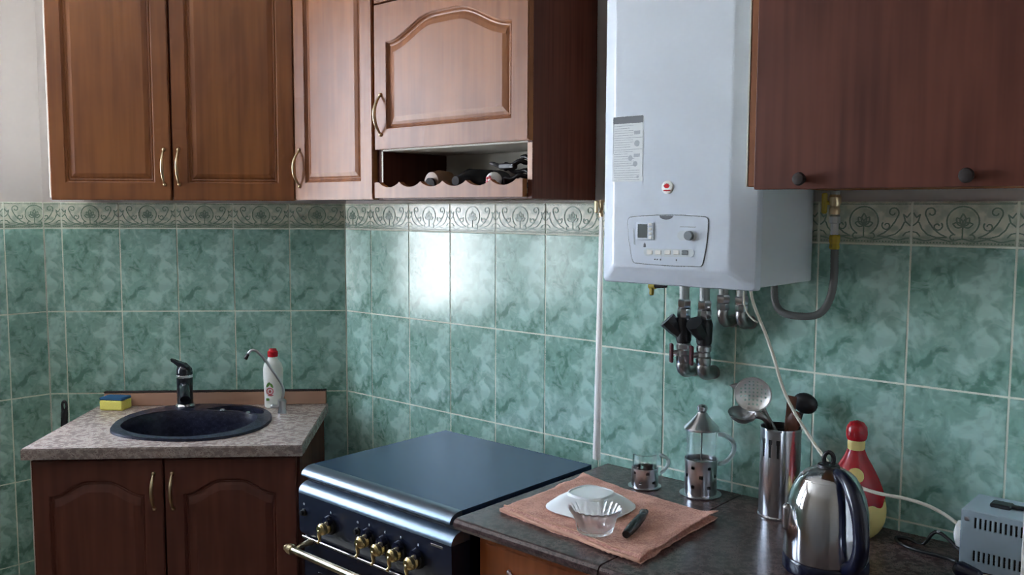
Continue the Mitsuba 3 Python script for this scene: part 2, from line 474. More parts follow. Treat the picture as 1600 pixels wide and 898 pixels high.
def door(parent, frame, x0, x1, z0, z1, yf, px0, px1, pz0, pz1, arch=0.0, m='m_wood', thick=.02, bevel=.03, name='door'):
    P = outline(px0, px1, pz0, pz1, arch)
    slab = Polygon([(x0, z0), (x1, z0), (x1, z1), (x0, z1)]).buffer(-.002, join_style='mitre')
    fr = extrude_xz(slab.difference(Polygon(P)), yf + .0012, yf + thick)
    edge = extrude_xz(Polygon([(x0, z0), (x1, z0), (x1, z1), (x0, z1)]).difference(Polygon(P).buffer(-.0005)), yf + .003, yf + thick)
    front = extrude_xz(slab.buffer(-.001).difference(Polygon(P).buffer(.0015)), yf, yf + .004)
    d = obj(name, cat(fr, edge, front), m, frame, parent=parent)
    ring = lambda k, y: np.stack([inset(P, k)[:, 0], np.full(len(P), y), inset(P, k)[:, 1]], 1)
    rings = [ring(-.001, yf + .010), ring(-.001, yf + .0035), ring(.003, yf + .006), ring(.006, yf + .0095), ring(.009, yf + .0075), ring(.011, yf + .0085),
             ring(.013, yf + .009), ring(bevel * .6, yf + .006), ring(bevel, yf + .0025), ring(bevel + .0015, yf + .0015)]
    pan = loft(rings[:-1], False, False)
    cen = Polygon(inset(P, bevel))
    pan = cat(pan, extrude_xz(cen, yf + .0025, yf + .012))
    obj('panel', pan, m, frame, parent=d)
    return d


def bow(z0, z1, x, yf, out=.026, horizontal=False):
    t = np.linspace(0, 1, 22); zc, h = (z0 + z1) / 2, (z1 - z0) / 2
    a = (t - .5) * 2
    pts = np.stack([np.full(22, x), yf - out * (1 - np.abs(a) ** 2.2), zc + h * a], 1)
    rad = .0026 + .0032 * np.cos(a * np.pi / 2) ** .8
    m = tube(pts, rad, 10)
    f = [ball((x, yf - .001, zz), .006, 2, (1, 1, 1)) for zz in ()]
    feet = [lathe([(0, -.0045), (.0065, -.003), (.005, .002), (.0, .0045)], 14) for _ in range(2)]
    feet = [moved(rot(g, 90, [1, 0, 0]), (x, yf - .003, zz)) for g, zz in zip(feet, (z0, z1))]
    m = cat(m, *feet)
    if horizontal:
        m = moved(rot(moved(m, (-x, 0, -zc)), 90, [0, 1, 0]), (x, 0, zc))
    return m


# upper corner cabinet over the sink
c = thing('wall_cabinet', 'wide red-brown wall cabinet with two straight-panelled doors above the sink', 'cabinet')
UT = .84
obj('body', cb(-1.293, -.507, -.278, -.008, .012, UT), 'm_laminate', FA, parent=c)
obj('side_edge', cb(-1.2985, -1.2935, -.29, -.008, .012, UT, .0008), 'm_white_paint', FA, parent=c)
for (a, b, hx) in ((-1.290, -.908, -.928), (-.900, -.508, -.881)):
    d = door(c, FA, a, b, .005, UT - .01, -.30, a + .047, b - .051, .062, UT - .07)
    obj('handle', bow(.057, .171, hx, -.30), 'm_brass_old', FA, True, parent=d)
# narrow cabinet
c = thing('wall_cabinet', 'narrow light brown wall cabinet with one tall straight panel next to the arched door', 'cabinet')
obj('body', cb(.132, .520, -.278, -.004, .010, UT), 'm_laminate', FB, parent=c)
d = door(c, FB, .118, .520, .008, UT - .01, -.30, .178, .464, .064, UT - .07)
obj('handle', bow(.053, .172, .149, -.30), 'm_brass_old', FB, True, parent=d)
# cabinet with the arched door over the wine shelf
c = thing('wall_cabinet', 'brown wall cabinet with an arched panel door over an open scalloped bottle shelf', 'cabinet')
S0, S1 = .527, 1.139
obj('side_panel', cb(S1 - .017, S1, -.281, -.004, .006, UT), 'm_laminate', FB, parent=c)
obj('side_panel', cb(S0, S0 + .017, -.281, -.004, .006, UT), 'm_laminate', FB, parent=c)
obj('edge_strip', cb(S1 - .0165, S1 - .0005, -.2825, -.281, .056, .152, 0), 'm_upstand', FB, parent=c)
obj('edge_strip', cb(S0 + .0165, S0 + .022, -.2825, -.281, .056, .152, 0), 'm_inside', FB, parent=c)
obj('bottom_panel', cb(S0 + .017, S1 - .017, -.281, -.012, .006, .022), 'm_laminate', FB, parent=c)
obj('shelf', cb(S0 + .017, S1 - .017, -.281, -.012, .152, .168), 'm_inside', FB, parent=c)
obj('back_panel', cb(S0 + .017, S1 - .017, -.012, -.006, .022, UT), 'm_inside', FB, parent=c)
obj('core', cb(S0 + .02, S1 - .02, -.276, -.013, .17, UT - .002), 'm_laminate', FB, parent=c)
rail = [(S0 + .003, .012), (1.121, .012), (1.121, .059)]
pk = [1.098 - .0915 * i for i in range(6)] + [.549]
for i in range(len(pk) - 1):
    for t in np.linspace(0, 1, 12)[:-1]:
        rail.append((pk[i] + (pk[i + 1] - pk[i]) * t, .059 - .0155 * math.sin(math.pi * t) ** .75))
rail += [(pk[-1], .059), (S0 + .003, .059)]
obj('scalloped_rail', extrude_xz(Polygon(rail), -.30, -.282), 'm_wood', FB, parent=c)
d = door(c, FB, S0 + .003, S1, .157, .582, -.30, .586, 1.080, .216, .468, arch=.062, bevel=.034)
obj('handle', bow(.200, .317, .561, -.30), 'm_brass_old', FB, True, parent=d)
door(c, FB, S0 + .003, S1, .588, UT, -.30, .586, 1.080, .645, UT - .06)

# things lying in the scalloped shelf
j = thing('jar', 'small brown round jar lying in the middle of the scalloped shelf', 'jar')
g = rot(lathe([(0, 0), (.026, 0), (.034, .012), (.036, .05), (.03, .08), (.0, .084)], 30), 90, [1, 0, 0])
obj('body', moved(g, (.705, -.15, .0585)), 'm_brown_jar', FB, 40, parent=j)
obj('lid', moved(rot(lathe([(0, 0), (.021, 0), (.021, .008), (0, .008)], 24), 90, [1, 0, 0]), (.709, -.2345, .05)), 'm_dark_inside', FB, parent=j)
b = thing('bottle', 'dark bottle lying on its side in the scalloped shelf right of the jar', 'bottle')
obj('body', moved(rot(lathe([(0, 0), (.034, .004), (.037, .02), (.037, .15), (.02, .19), (.014, .2)], 30), 90, [1, 0, 0]), (.815, -.03, .0598)), 'm_black_gloss', FB, 40, parent=b)
obj('stopper', moved(rot(lathe([(0, 0), (.014, 0), (.014, .012), (0, .012)], 20), 90, [1, 0, 0]), (.815, -.2285, .0598)), 'm_dark_inside', FB, parent=b)
k = thing('cable_bundle', 'black coiled cable and connector at the right end of the scalloped shelf', 'cable')
co = [[1.02 + .045 * math.cos(a) * (1 + .12 * math.sin(3 * a)), -.20 + .03 * math.sin(a), .036 + .012 * a / 2 + .004 * math.sin(5 * a)] for a in np.linspace(0, 4.6 * math.pi, 90)]
obj('cord', tube(np.array(co), .0065, 8), 'm_black', FB, True, parent=k)
obj('connector', cat(cb(.985, 1.04, -.245, -.225, .088, .104, .003), tube([[.985, -.235, .096], [.965, -.24, .104], [.95, -.24, .107]], [.006, .005, .003], 8)), 'm_black', FB, parent=k)
k = thing('trinket', 'small white and pink ornament lying beside the black cable on the scalloped shelf', 'ornament')
obj('body', ball((.985, -.262, .0585), .022, 3, (1, 1, 1)).copy(), 'm_white_plastic', FB, True, parent=k)
obj('flower', cat(*[ball((.987 + .008 * math.cos(a), -.2835, .058 + .008 * math.sin(a)), .0045, 1) for a in np.linspace(0, 5.03, 5)]), 'm_pink', FB, True, parent=k)

# right cabinet with a flap door
c = thing('wall_cabinet', 'dark red-brown flat wall cabinet with two round knobs right of the boiler', 'cabinet')
obj('body', cb(1.823, 2.36, -.440, DQ - .002, .024, UT), 'm_laminate_edge', FB, parent=c)
obj('side_edge', cb(1.8195, 1.8225, -.441, DQ - .002, .024, UT, .0005), 'm_inside', FB, parent=c)
d = obj('flap_door', cb(1.846, 2.355, -.460, -.442, .018, UT - .01, .0012), 'm_flap', FB, parent=c)
for s in (1.943, 2.226):
    kn = lathe([(0, 0), (.007, 0), (.006, .006), (.0095, .011), (.0125, .017), (.0105, .023), (0, .026)], 24)
    obj('knob', moved(rot(kn, 90, [1, 0, 0]), (s, -.4602, .036)), 'm_dark_inside', FB, 40, parent=d)

# ------------------------------------------------------------------ boiler
b = thing('gas_boiler', 'white wall-hung gas boiler with control panel between the wall cabinets', 'boiler')
BX0, BX1, BZ0, BZ1 = 1.421, 1.805, -.188, .60
obj('casing', cb(BX0 + .004, BX1 - .001, -.335, DQ - .012, BZ0 + .006, BZ1 - .006, .003), 'm_boiler_side', FB, parent=b)
obj('bracket', cb(BX0 + .05, BX1 - .05, DQ - .011, DQ - .0005, BZ1 - .12, BZ1 - .06, 0), 'm_steel_dull', FB, parent=b)


def rr(x0, x1, z0, z1, r, y, n=6):
    P = []
    for cx, cz, a0 in ((x1 - r, z0 + r, -90), (x1 - r, z1 - r, 0), (x0 + r, z1 - r, 90), (x0 + r, z0 + r, 180)):
        for i in range(n):
            a = math.radians(a0 + 90 * i / (n - 1)); P.append([cx + r * math.cos(a), y, cz + r * math.sin(a)])
    return np.array(P)


rg = [rr(BX0, BX1, BZ0, BZ1, .006, -.335), rr(BX0, BX1, BZ0, BZ1, .008, -.352), rr(BX0 + .002, BX1 - .002, BZ0 + .002, BZ1 - .002, .01, -.357),
      rr(BX0 + .036, BX1 - .05, BZ0 + .034, BZ1 - .04, .014, -.3735), rr(BX0 + .044, BX1 - .058, BZ0 + .042, BZ1 - .05, .016, -.3755)]
obj('front_cover', loft(rg), 'm_boiler', FB, 22, parent=b)
yb = -.3755


def curved_quad(pts, bulge):
    out = []
    for i in range(4):
        a, bb = np.array(pts[i]), np.array(pts[(i + 1) % 4]); nrm = np.array([(bb - a)[1], -(bb - a)[0]]); L_ = np.linalg.norm(nrm)
        for t in np.linspace(0, 1, 9)[:-1]:
            out.append(a + (bb - a) * t + nrm / L_ * bulge[i] * 4 * t * (1 - t))
    return Polygon(out).buffer(-.008).buffer(.008)


pq = curved_quad([(1.518, -.139), (1.691, -.140), (1.703, -.037), (1.502, -.039)], [.002, .004, .005, .004])
pn = obj('control_panel', extrude_xz(pq, yb - .0022, yb + .001), 'm_boiler', FB, parent=b)
obj('seam', extrude_xz(pq.buffer(.0018), yb - .0009, yb + .0005), 'm_gap', FB, parent=pn)
obj('latch', extrude_xz(Polygon([(1.602 + .017 * math.cos(a), -.0335 + .009 * math.sin(a)) for a in np.linspace(math.pi, 2 * math.pi, 14)]), yb - .003, yb - .002), 'm_print_dark', FB, parent=pn)
ys = yb - .0022
obj('display_bezel', cb(1.527, 1.572, ys - .003, ys, -.088, -.048, .0015), 'm_boiler', FB, parent=pn)
obj('display', cb(1.531, 1.556, ys - .0035, ys - .0029, -.083, -.053, .0002), 'm_lcd', FB, parent=pn)
for zz in (-.053, -.063, -.073, -.082):
    obj('button', cb(1.5595, 1.568, ys - .0048, ys - .0028, zz - .0032, zz + .0032, .001), 'm_white_plastic', FB, parent=pn)
obj('rotary_recess', extrude_xz(LineString([(1.642, -.076), (1.667, -.076)]).buffer(.0105), ys - .0012, ys), 'm_boiler_side', FB, parent=pn)
obj('rotary_knob', moved(rot(lathe([(0, 0), (.0105, 0), (.0095, .008), (0, .009)], 24), 90, [1, 0, 0]), (1.661, ys - .001, -.076)), 'm_gap', FB, 40, parent=pn)
obj('key_strip', extrude_xz(LineString([(1.555, -.115), (1.664, -.113)]).buffer(.0085), ys - .0012, ys), 'm_boiler_side', FB, parent=pn)
for i in range(5):
    x = 1.562 + i * .0215 + (i > 1) * .003
    obj('key', cb(x - .0075, x + .0075, ys - .003, ys - .001, -.1195 + i * .0005, -.1095 + i * .0005, .001), 'm_gap' if i == 4 else 'm_white_plastic', FB, parent=pn)
obj('flame_symbol', extrude_xz(Polygon([(1.545, -.104), (1.551, -.104), (1.5505, -.098), (1.548, -.0935), (1.5455, -.098)]), ys - .0006, ys), 'm_print_dark', FB, parent=pn)
obj('side_mark', extrude_xz(Polygon([(1.519, -.098), (1.524, -.10), (1.519, -.065), (1.517, -.062)]), ys - .0006, ys), 'm_print', FB, parent=pn)
obj('print_line', cb(1.636, 1.675, ys - .0005, ys, -.0585, -.0562, 0), 'm_print', FB, parent=pn)
for x in (1.574, 1.58, 1.588, 1.628):
    obj('print_mark', cb(x, x + .003, ys - .0005, ys, -.1315, -.128, 0), 'm_print_dark', FB, parent=pn)
# sticker
st = obj('sticker', cb(1.4565, 1.539, yb - .0006, yb + .0005, .042, .187, .0002), 'm_sticker', FB, parent=b)
y1 = yb - .0006
obj('header', cb(1.4575, 1.538, y1 - .0003, y1, .171, .1865, 0), 'm_print_dark', FB, parent=st)
bars = [cb(1.458, 1.459, y1 - .0003, y1, .105, .171, 0), cb(1.5365, 1.5378, y1 - .0003, y1, .052, .171, 0)]
for zz in (.139, .113):
    bars.append(cb(1.458, 1.537, y1 - .0003, y1, zz - .0006, zz + .0006, 0))
r2 = random.Random(3)
for zz in np.arange(.046, .166, .0052):
    if min(abs(zz - .139), abs(zz - .113)) > .003:
        x = 1.461; e = 1.497 + r2.random() * .03 if zz > .07 else 1.53
        if zz > .105: e = min(e, 1.512)
        bars.append(cb(x, e, y1 - .0003, y1, zz - .0006, zz + .0006, 0))
obj('print_lines', cat(*bars), 'm_print', FB, parent=st)
pics = [cb(1.514, 1.530, y1 - .0003, y1, .146, .154, 0), extrude_xz(Point(1.522, .126).buffer(.007), y1 - .0003, y1), extrude_xz(Point(1.505, .094).buffer(.006), y1 - .0003, y1),
        cb(1.514, 1.530, y1 - .0003, y1, .096, .103, 0), extrude_xz(Point(1.518, .081).buffer(.006), y1 - .0003, y1), extrude_xz(Point(1.525, .052).buffer(.003), y1 - .0003, y1)]
obj('pictogram', cat(*pics), 'm_print', FB, parent=st)
# round badge
bd = obj('badge', moved(rot(lathe([(0, 0), (.0145, 0), (.0145, .002), (.0125, .0032), (0, .0034)], 32), 90, [1, 0, 0]), (1.603, yb + .0003, .0275)), 'm_white_plastic', FB, 40, parent=b)
yy = yb - .0031
em = [affinity.rotate(affinity.translate(affinity.scale(Point(0, 0).buffer(.0042), .42, 1), 1.602, .0325), g, origin=(1.602, .0275)) for g in (-62, -31, 0, 31, 62)]
obj('red_emblem', extrude_xz(unary_union(em + [affinity.scale(Point(1.602, .0275).buffer(.005), 1, .4)]), yy - .0004, yy), 'm_red', FB, parent=bd)
obj('red_lettering', extrude_xz(sbox(1.5945, .0195, 1.6115, .022), yy - .0004, yy), 'm_red', FB, parent=bd)

# ------------------------------------------------------------------ pipes under the boiler
def valve_stack(s, y, label, ax=-.034, ay=-.024):
    p = thing('water_pipe', label, 'pipe', None)
    obj('tube', cyl((s - .004, y + .004, BZ0 + .004), (s, y, -.244), .0125, 16), 'm_grey_pipe', FB, 35, parent=p)
    obj('nut', cat(lathe([(0, -.262), (.016, -.262), (.018, -.257), (.018, -.246), (.015, -.242), (0, -.242)], 6, (s, y, 0)), lathe([(0, -.288), (.016, -.288), (.0175, -.284), (.0175, -.266), (.014, -.262), (0, -.262)], 8, (s, y, 0))), 'm_chrome', FB, 30, parent=p)
    f = cat(lathe([(0, -.352), (.016, -.352), (.019, -.345), (.021, -.30), (.017, -.288), (0, -.288)], 16, (s, y, 0)),
            tube([[s, y, -.335], [s + ax * .58, y + ay * .58, -.312], [s + ax, y + ay, -.294]], [.015, .020, .022], 8))
    obj('strainer', f, 'm_black', FB, 30, parent=p)
    obj('valve_body', cat(lathe([(0, -.402), (.0165, -.402), (.0185, -.396), (.0185, -.384), (.0155, -.380), (.0155, -.370), (.0185, -.366), (.0185, -.356), (.016, -.352), (0, -.352)], 20, (s, y, 0)), cyl((s, y, -.377), (s - .020, y - .017, -.377), .007, 12)), 'm_steel', FB, 30, parent=p)
    obj('lever', cat(cb(-.004, .004, -.009, .009, -.034, .014, .002).apply_transform(trimesh.transformations.rotation_matrix(.75, [0, 0, 1])).apply_translation([s - .023, y - .019, -.368])), 'm_valve_red', FB, parent=p)
    el = spline([[s, y, -.402], [s, y, -.414], [s, y + .012, -.424], [s, (y + DQ) / 2, -.4255], [s, DQ - .0015, -.4255]], 18)
    obj('elbow', cat(tube(el, .0165, 16), lathe([(0, 0), (.018, 0), (.018, .004), (0, .006)], 20).apply_transform(trimesh.transformations.rotation_matrix(math.pi / 2, [1, 0, 0])).apply_translation([s, DQ - .001, -.4255])), 'm_steel_dull', FB, 40, parent=p)


def short_stub(s, y, label):
    p = thing('water_pipe', label, 'pipe', None)
    obj('tube', cyl((s, y, BZ0 + .004), (s, y, -.226), .0115, 16), 'm_grey_pipe', FB, 35, parent=p)
    obj('nut', cat(lathe([(0, -.243), (.015, -.243), (.0175, -.238), (.0175, -.228), (.015, -.224), (0, -.224)], 6, (s, y, 0)), lathe([(0, -.262), (.0135, -.262), (.0155, -.258), (.0155, -.246), (.013, -.243), (0, -.243)], 8, (s, y, 0))), 'm_chrome', FB, 30, parent=p)
    el = spline([[s, y, -.262], [s, y, -.278], [s, y + .012, -.290], [s, (y + DQ) / 2, -.292], [s, DQ - .0015, -.292]], 18)
    obj('elbow', cat(tube(el, .013, 16), lathe([(0, 0), (.016, 0), (.016, .004), (0, .006)], 20).apply_transform(trimesh.transformations.rotation_matrix(math.pi / 2, [1, 0, 0])).apply_translation([s, DQ - .001, -.292])), 'm_steel_dull', FB, 40, parent=p)


valve_stack(1.497, -.115, 'long pipe with black strainer and red lever, leftmost under the boiler')
valve_stack(1.554, -.115, 'pipe with black strainer and red lever, second from left under the boiler', -.006, -.040)
short_stub(1.604, -.115, 'short chrome pipe bent into the wall, third from left under the boiler')
short_stub(1.652, -.115, 'short chrome pipe bent into the wall, rightmost beside the white power cable')
v = thing('drain_cock', 'tiny yellow drain valve under the left end of the boiler', 'valve')
obj('stem', tube([[1.50, -.21, BZ0 + .004], [1.50, -.21, -.203], [1.47, -.21, -.205]], .006, 10), 'm_black', FB, 40, parent=v)
obj('cap', cat(cyl((1.472, -.21, -.205), (1.455, -.21, -.205), .008, 12), cb(1.456, 1.466, -.215, -.205, -.228, -.2, .002)), 'm_yellow', FB, parent=v)

g = thing('gas_hose', 'grey flexible gas hose bending up the wall right of the boiler', 'hose')
hp = spline([[1.735, -.12, BZ0 + .0052], [1.736, -.12, -.215], [1.75, -.12, -.250], [1.80, -.12, -.260], [1.843, -.115, -.250], [1.866, -.112, -.206], [1.871, -.112, -.15], [1.870, -.112, -.104]], 50)
obj('tube', tube(hp, .0085, 14), 'm_hose', FB, True, parent=g)
obj('yellow_nut', lathe([(0, -.106), (.0105, -.106), (.0125, -.102), (.0105, -.094), (.0125, -.09), (.0125, -.078), (.010, -.074), (0, -.074)], 8, (1.869, -.112, 0)), 'm_yellow', FB, 30, parent=g)
obj('steel_fitting', lathe([(0, -.074), (.009, -.074), (.009, -.05), (.0125, -.048), (.0125, -.034), (.009, -.03), (0, -.03)], 8, (1.868, -.112, 0)), 'm_chrome', FB, 30, parent=g)
g = thing('gas_valve', 'brass gas valve with yellow lever on the pipe above the grey hose', 'valve')
obj('body', cat(lathe([(0, -.03), (.011, -.03), (.0125, -.02), (.010, -.012), (.0135, -.004), (.0135, .008), (.0095, .014), (0, .014)], 12, (1.867, -.112, 0))), 'm_brass_old', FB, 30, parent=g)
obj('lever', cat(cb(1.842, 1.853, -.128, -.116, -.028, .018, .003), cyl((1.85, -.118, -.004), (1.862, -.112, -.004), .005, 10)), 'm_yellow', FB, parent=g)
obj('riser', cyl((1.867, -.112, .014), (1.867, -.112, .021), .0105, 16), 'm_grey_pipe', FB, 40, parent=g)

g = thing('wall_pipe', 'vertical white pipe on the tiled wall left of the boiler', 'pipe')
obj('tube', cyl((1.163, -.0145, -.733), (1.176, -.0145, -.04), .0128, 24), 'm_white_plastic', FB, 40, parent=g)
obj('valve', cat(lathe([(0, -.042), (.012, -.042), (.013, -.03), (.009, -.022), (.013, -.012), (.013, .006), (.0, .006)], 12, (1.172, -.0135, 0)), cb(1.155, 1.165, -.034, -.024, -.03, .006, .003)), 'm_brass_old', FB, 30, parent=g)

# ------------------------------------------------------------------ sink unit
ZS = -.743
O = [(-1.106, -.355), (-1.072, -.44), (-.991, -.503), (-.891, -.537), (-.80, -.546), (-.715, -.523), (-.640, -.455), (-.603, -.356), (-.606, -.25), (-.637, -.15), (-.70, -.075), (-.785, -.036), (-.88, -.025), (-.965, -.034), (-1.05, -.085), (-1.100, -.17), (-1.116, -.263)]


def smooth_poly(pts, n=90):
    pts = np.array(pts + pts[:1]); from scipy.interpolate import CubicSpline
    t = np.r_[0, np.cumsum(np.linalg.norm(np.diff(pts, axis=0), axis=1) ** .5)]
    return Polygon(CubicSpline(t, pts, bc_type='periodic')(np.linspace(0, t[-1], n)[:-1]))


SO = smooth_poly(O)
B1 = smooth_poly([(-1.070, -.37), (-.985, -.462), (-.865, -.508), (-.755, -.488), (-.680, -.415), (-.652, -.30), (-.672, -.205), (-.75, -.165), (-.86, -.145), (-.97, -.135), (-1.05, -.185), (-1.082, -.27)])
B2 = smooth_poly([(-.86, -.118), (-.83, -.082), (-.77, -.064), (-.705, -.095), (-.655, -.155), (-.648, -.200), (-.70, -.178), (-.78, -.136)], 60)
c = thing('sink_worktop', 'speckled grey-brown worktop slab around the black sink', 'worktop')
wt = Polygon([(-1.279, -.606), (-.446, -.606), (-.446, -.0015), (-1.279, -.0015)]).difference(SO.buffer(-.012))
obj('slab', cat(extrude_xy(wt, ZS - .034, ZS - .003), extrude_xy(Polygon([(-1.2765, -.6035), (-.4485, -.6035), (-.4485, -.003), (-1.2765, -.003)]).difference(SO.buffer(-.012)), ZS - .004, ZS)), 'm_worktop_sink', FA, parent=c)
obj('upstand', cb(-1.252, -.452, -.020, -.0015, ZS + .0005, -.694, .002), 'm_upstand', FA, parent=c)
obj('upstand_lip', cb(-1.252, -.452, -.021, -.0012, -.6938, -.689, .0008), 'm_dark_inside', FA, parent=c)

s = thing('sink', 'oval black granite sink with a small drain basin set in the worktop', 'sink')
ring = lambda P, z: np.c_[np.array(P.exterior.coords)[:-1], np.full(len(P.exterior.coords) - 1, z)]


def scaled_ring(P, k, z):
    a = np.array(P.exterior.coords)[:-1]; cc = a.mean(0); return np.c_[cc + (a - cc) * k, np.full(len(a), z)]


rim = SO.difference(B1).difference(B2)
obj('rim', cat(extrude_xy(SO.buffer(-.003).difference(B1).difference(B2), ZS + .004, ZS + .008), extrude_xy(SO.difference(B1.buffer(.003)).difference(B2.buffer(.003)), ZS + .0005, ZS + .005)), 'm_sink', FA, parent=s)
obj('bowl', loft([scaled_ring(B1, 1.004, ZS + .0075), scaled_ring(B1, .985, ZS + .001), scaled_ring(B1, .955, ZS - .03), scaled_ring(B1, .91, ZS - .13), scaled_ring(B1, .82, ZS - .165), scaled_ring(B1, .6, ZS - .178)], False, True), 'm_sink', FA, 50, parent=s)
obj('small_bowl', loft([scaled_ring(B2, 1.008, ZS + .0075), scaled_ring(B2, .985, ZS), scaled_ring(B2, .93, ZS - .06), scaled_ring(B2, .7, ZS - .075)], False, True), 'm_sink', FA, 50, parent=s)
obj('drain', moved(lathe([(0, 0), (.038, 0), (.04, .003), (.03, .005), (0, .003)], 30), (-.86, -.33, ZS - .1775)), 'm_steel', FA, 40, parent=s)
for x, y in ((-.80, -.1375), (-.70, -.1885)):
    obj('drain_button', moved(lathe([(0, 0), (.008, 0), (.0075, .004), (0, .006)], 16), (x, y, ZS + .008)), 'm_chrome', FA, 40, parent=s)

f = thing('kitchen_faucet', 'black single-lever faucet with a chrome collar on the sink rim', 'faucet')
fx, fy, fz = -.946, -.078, ZS + .0083
obj('base_ring', lathe([(0, 0), (.032, 0), (.034, .006), (.031, .012), (.0285, .014), (0, .014)], 32, (fx, fy, fz)), 'm_chrome', FA, 40, parent=f)
obj('body', lathe([(0, .014), (.0275, .014), (.0275, .108), (0, .108)], 32, (fx, fy, fz)), 'm_black_gloss', FA, 40, parent=f)
obj('collar', lathe([(0, .108), (.0282, .108), (.0285, .116), (.027, .118), (0, .118)], 32, (fx, fy, fz)), 'm_chrome', FA, 40, parent=f)
obj('spout', tube(spline([[fx, fy - .01, fz + .075], [fx + .016, fy - .06, fz + .078], [fx + .033, fy - .115, fz + .068], [fx + .040, fy - .138, fz + .056]], 16), [.018] * 10 + [.0165] * 6, 18), 'm_black_gloss', FA, 40, parent=f)
hd = trimesh.convex.convex_hull(np.vstack([lathe([(.0275, .118), (.0265, .138), (.020, .148), (0, .150)], 28).vertices + [fx, fy, fz], [[fx - .02, fy - .005, fz + .158]]]))
lv = trimesh.convex.convex_hull(np.array([[fx + .022, fy - .017, fz + .136], [fx + .022, fy + .017, fz + .136], [fx + .005, fy - .017, fz + .156], [fx + .005, fy + .017, fz + .156], [fx - .045, fy - .012, fz + .176], [fx - .045, fy + .008, fz + .176], [fx - .043, fy - .012, fz + .168], [fx - .043, fy + .008, fz + .168], [fx - .012, fy - .016, fz + .145], [fx - .012, fy + .016, fz + .145]]))
obj('lever', cat(hd, lv), 'm_black_gloss', FA, 30, parent=f)

t = thing('filter_tap', 'thin chrome gooseneck drinking water tap with a black tip beside the sink', 'faucet')
tx, ty = -.586, -.165
obj('base', cat(lathe([(0, 0), (.0145, 0.0003), (.015, .006), (.013, .012), (.0125, .030), (.015, .036), (.015, .046), (.009, .052), (0, .053)], 24, (tx, ty, ZS)), cyl((tx - .012, ty - .004, ZS + .026), (tx - .03, ty - .01, ZS + .028), .0055, 12), ball((tx - .031, ty - .01, ZS + .028), .008, 2)), 'm_chrome', FA, 40, parent=t)
nk = spline([[tx, ty, ZS + .05], [tx + .006, ty, ZS + .075], [tx + .002, ty, ZS + .10], [tx - .032, ty, ZS + .155], [-.664, ty, -.526], [-.684, ty, -.516], [-.700, ty, -.530]], 40)
obj('neck', tube(nk, .0045, 12), 'm_chrome', FA, True, parent=t)
obj('tip', cyl((-.700, ty, -.530), (-.710, ty, -.547), .0062, 14), 'm_black', FA, 40, parent=t)

b = thing('soap_bottle', 'white dish soap bottle with a red cap standing behind the sink', 'bottle')


def oval(z, rx, ry, at, n=36):
    a = np.arange(n) * 2 * np.pi / n; return np.stack([at[0] + rx * np.cos(a), at[1] + ry * np.sin(a), np.full(n, at[2] + z)], 1)


bx = (-.634, -.068, ZS)
pr = [(0, .026), (.003, .031), (.012, .0325), (.05, .0325), (.085, .0335), (.115, .0355), (.145, .0355), (.16, .032), (.172, .024), (.180, .018), (.188, .0165)]
obj('body', loft([oval(z + .0003, r, r * (.66 if z < .165 else .8), bx) for z, r in pr]), 'm_soap', FA, 40, parent=b)
obj('cap', lathe([(0, .188), (.0175, .188), (.0185, .192), (.0185, .206), (.0145, .209), (.013, .216), (0, .217)], 24, bx), 'm_red', FA, 40, parent=b)
yl = bx[1] - .0215
lab = lambda shp, y: extrude_xz(affinity.translate(shp, bx[0] - .006, ZS), y - .0006, y + .004)
obj('label', lab(affinity.scale(Point(0, .070).buffer(.019), 1, 1.35), yl), 'm_white_plastic', FA, parent=b)
obj('green_leaf', lab(unary_union([affinity.rotate(affinity.scale(Point(-.008, .088).buffer(.010), 1, .45), 55), affinity.rotate(affinity.scale(Point(.004, .085).buffer(.010), 1, .4), 120), sbox(-.016, .03, -.006, .038)]), yl - .0006), 'm_green', FA, parent=b)
obj('pink_swirl', lab(unary_union([Point(-.002, .064).buffer(.013).difference(Point(-.002, .064).buffer(.009)), Point(-.002, .063).buffer(.005), affinity.scale(Point(.0, .049).buffer(.01), 1, .25)]), yl - .0006), 'm_pink', FA, parent=b)

sp = thing('sponge', 'yellow dish sponge with a blue scouring layer at the left end of the upstand', 'sponge')
spm = lambda z0, z1, g=0: rot(moved(cb(-.044 - g, .044 + g, -.032, .032, z0, z1, .004), (0, 0, 0)), -12, [0, 0, 1])
obj('foam', moved(spm(.0005, .036), (-1.196, -.062, ZS)), 'm_sponge_yellow', FA, parent=sp)
obj('scouring_layer', moved(spm(.0362, .046, .001), (-1.196, -.062, ZS)), 'm_sponge_blue', FA, parent=sp)

st = thing('broom', 'black plastic broom handle with a hanging loop between worktop and left wall', 'broom')
obj('handle', tube([[-1.365, -.21, FLOOR + .08], [-1.339, -.15, -.74], [-1.3385, -.149, -.725]], [.011, .011, .010], 14), 'm_black', FA, 40, parent=st)
la = np.linspace(0, 2 * math.pi, 26)
obj('loop', tube(np.stack([-1.339 + .007 * np.cos(la), np.full(26, -.149), -.712 + .017 * np.sin(la)], 1), .0045, 10), 'm_black', FA, True, parent=st)
obj('bristles', cb(-1.42, -1.32, -.24, -.18, FLOOR + .001, FLOOR + .10, .01), 'm_dark_inside', FA, parent=st)

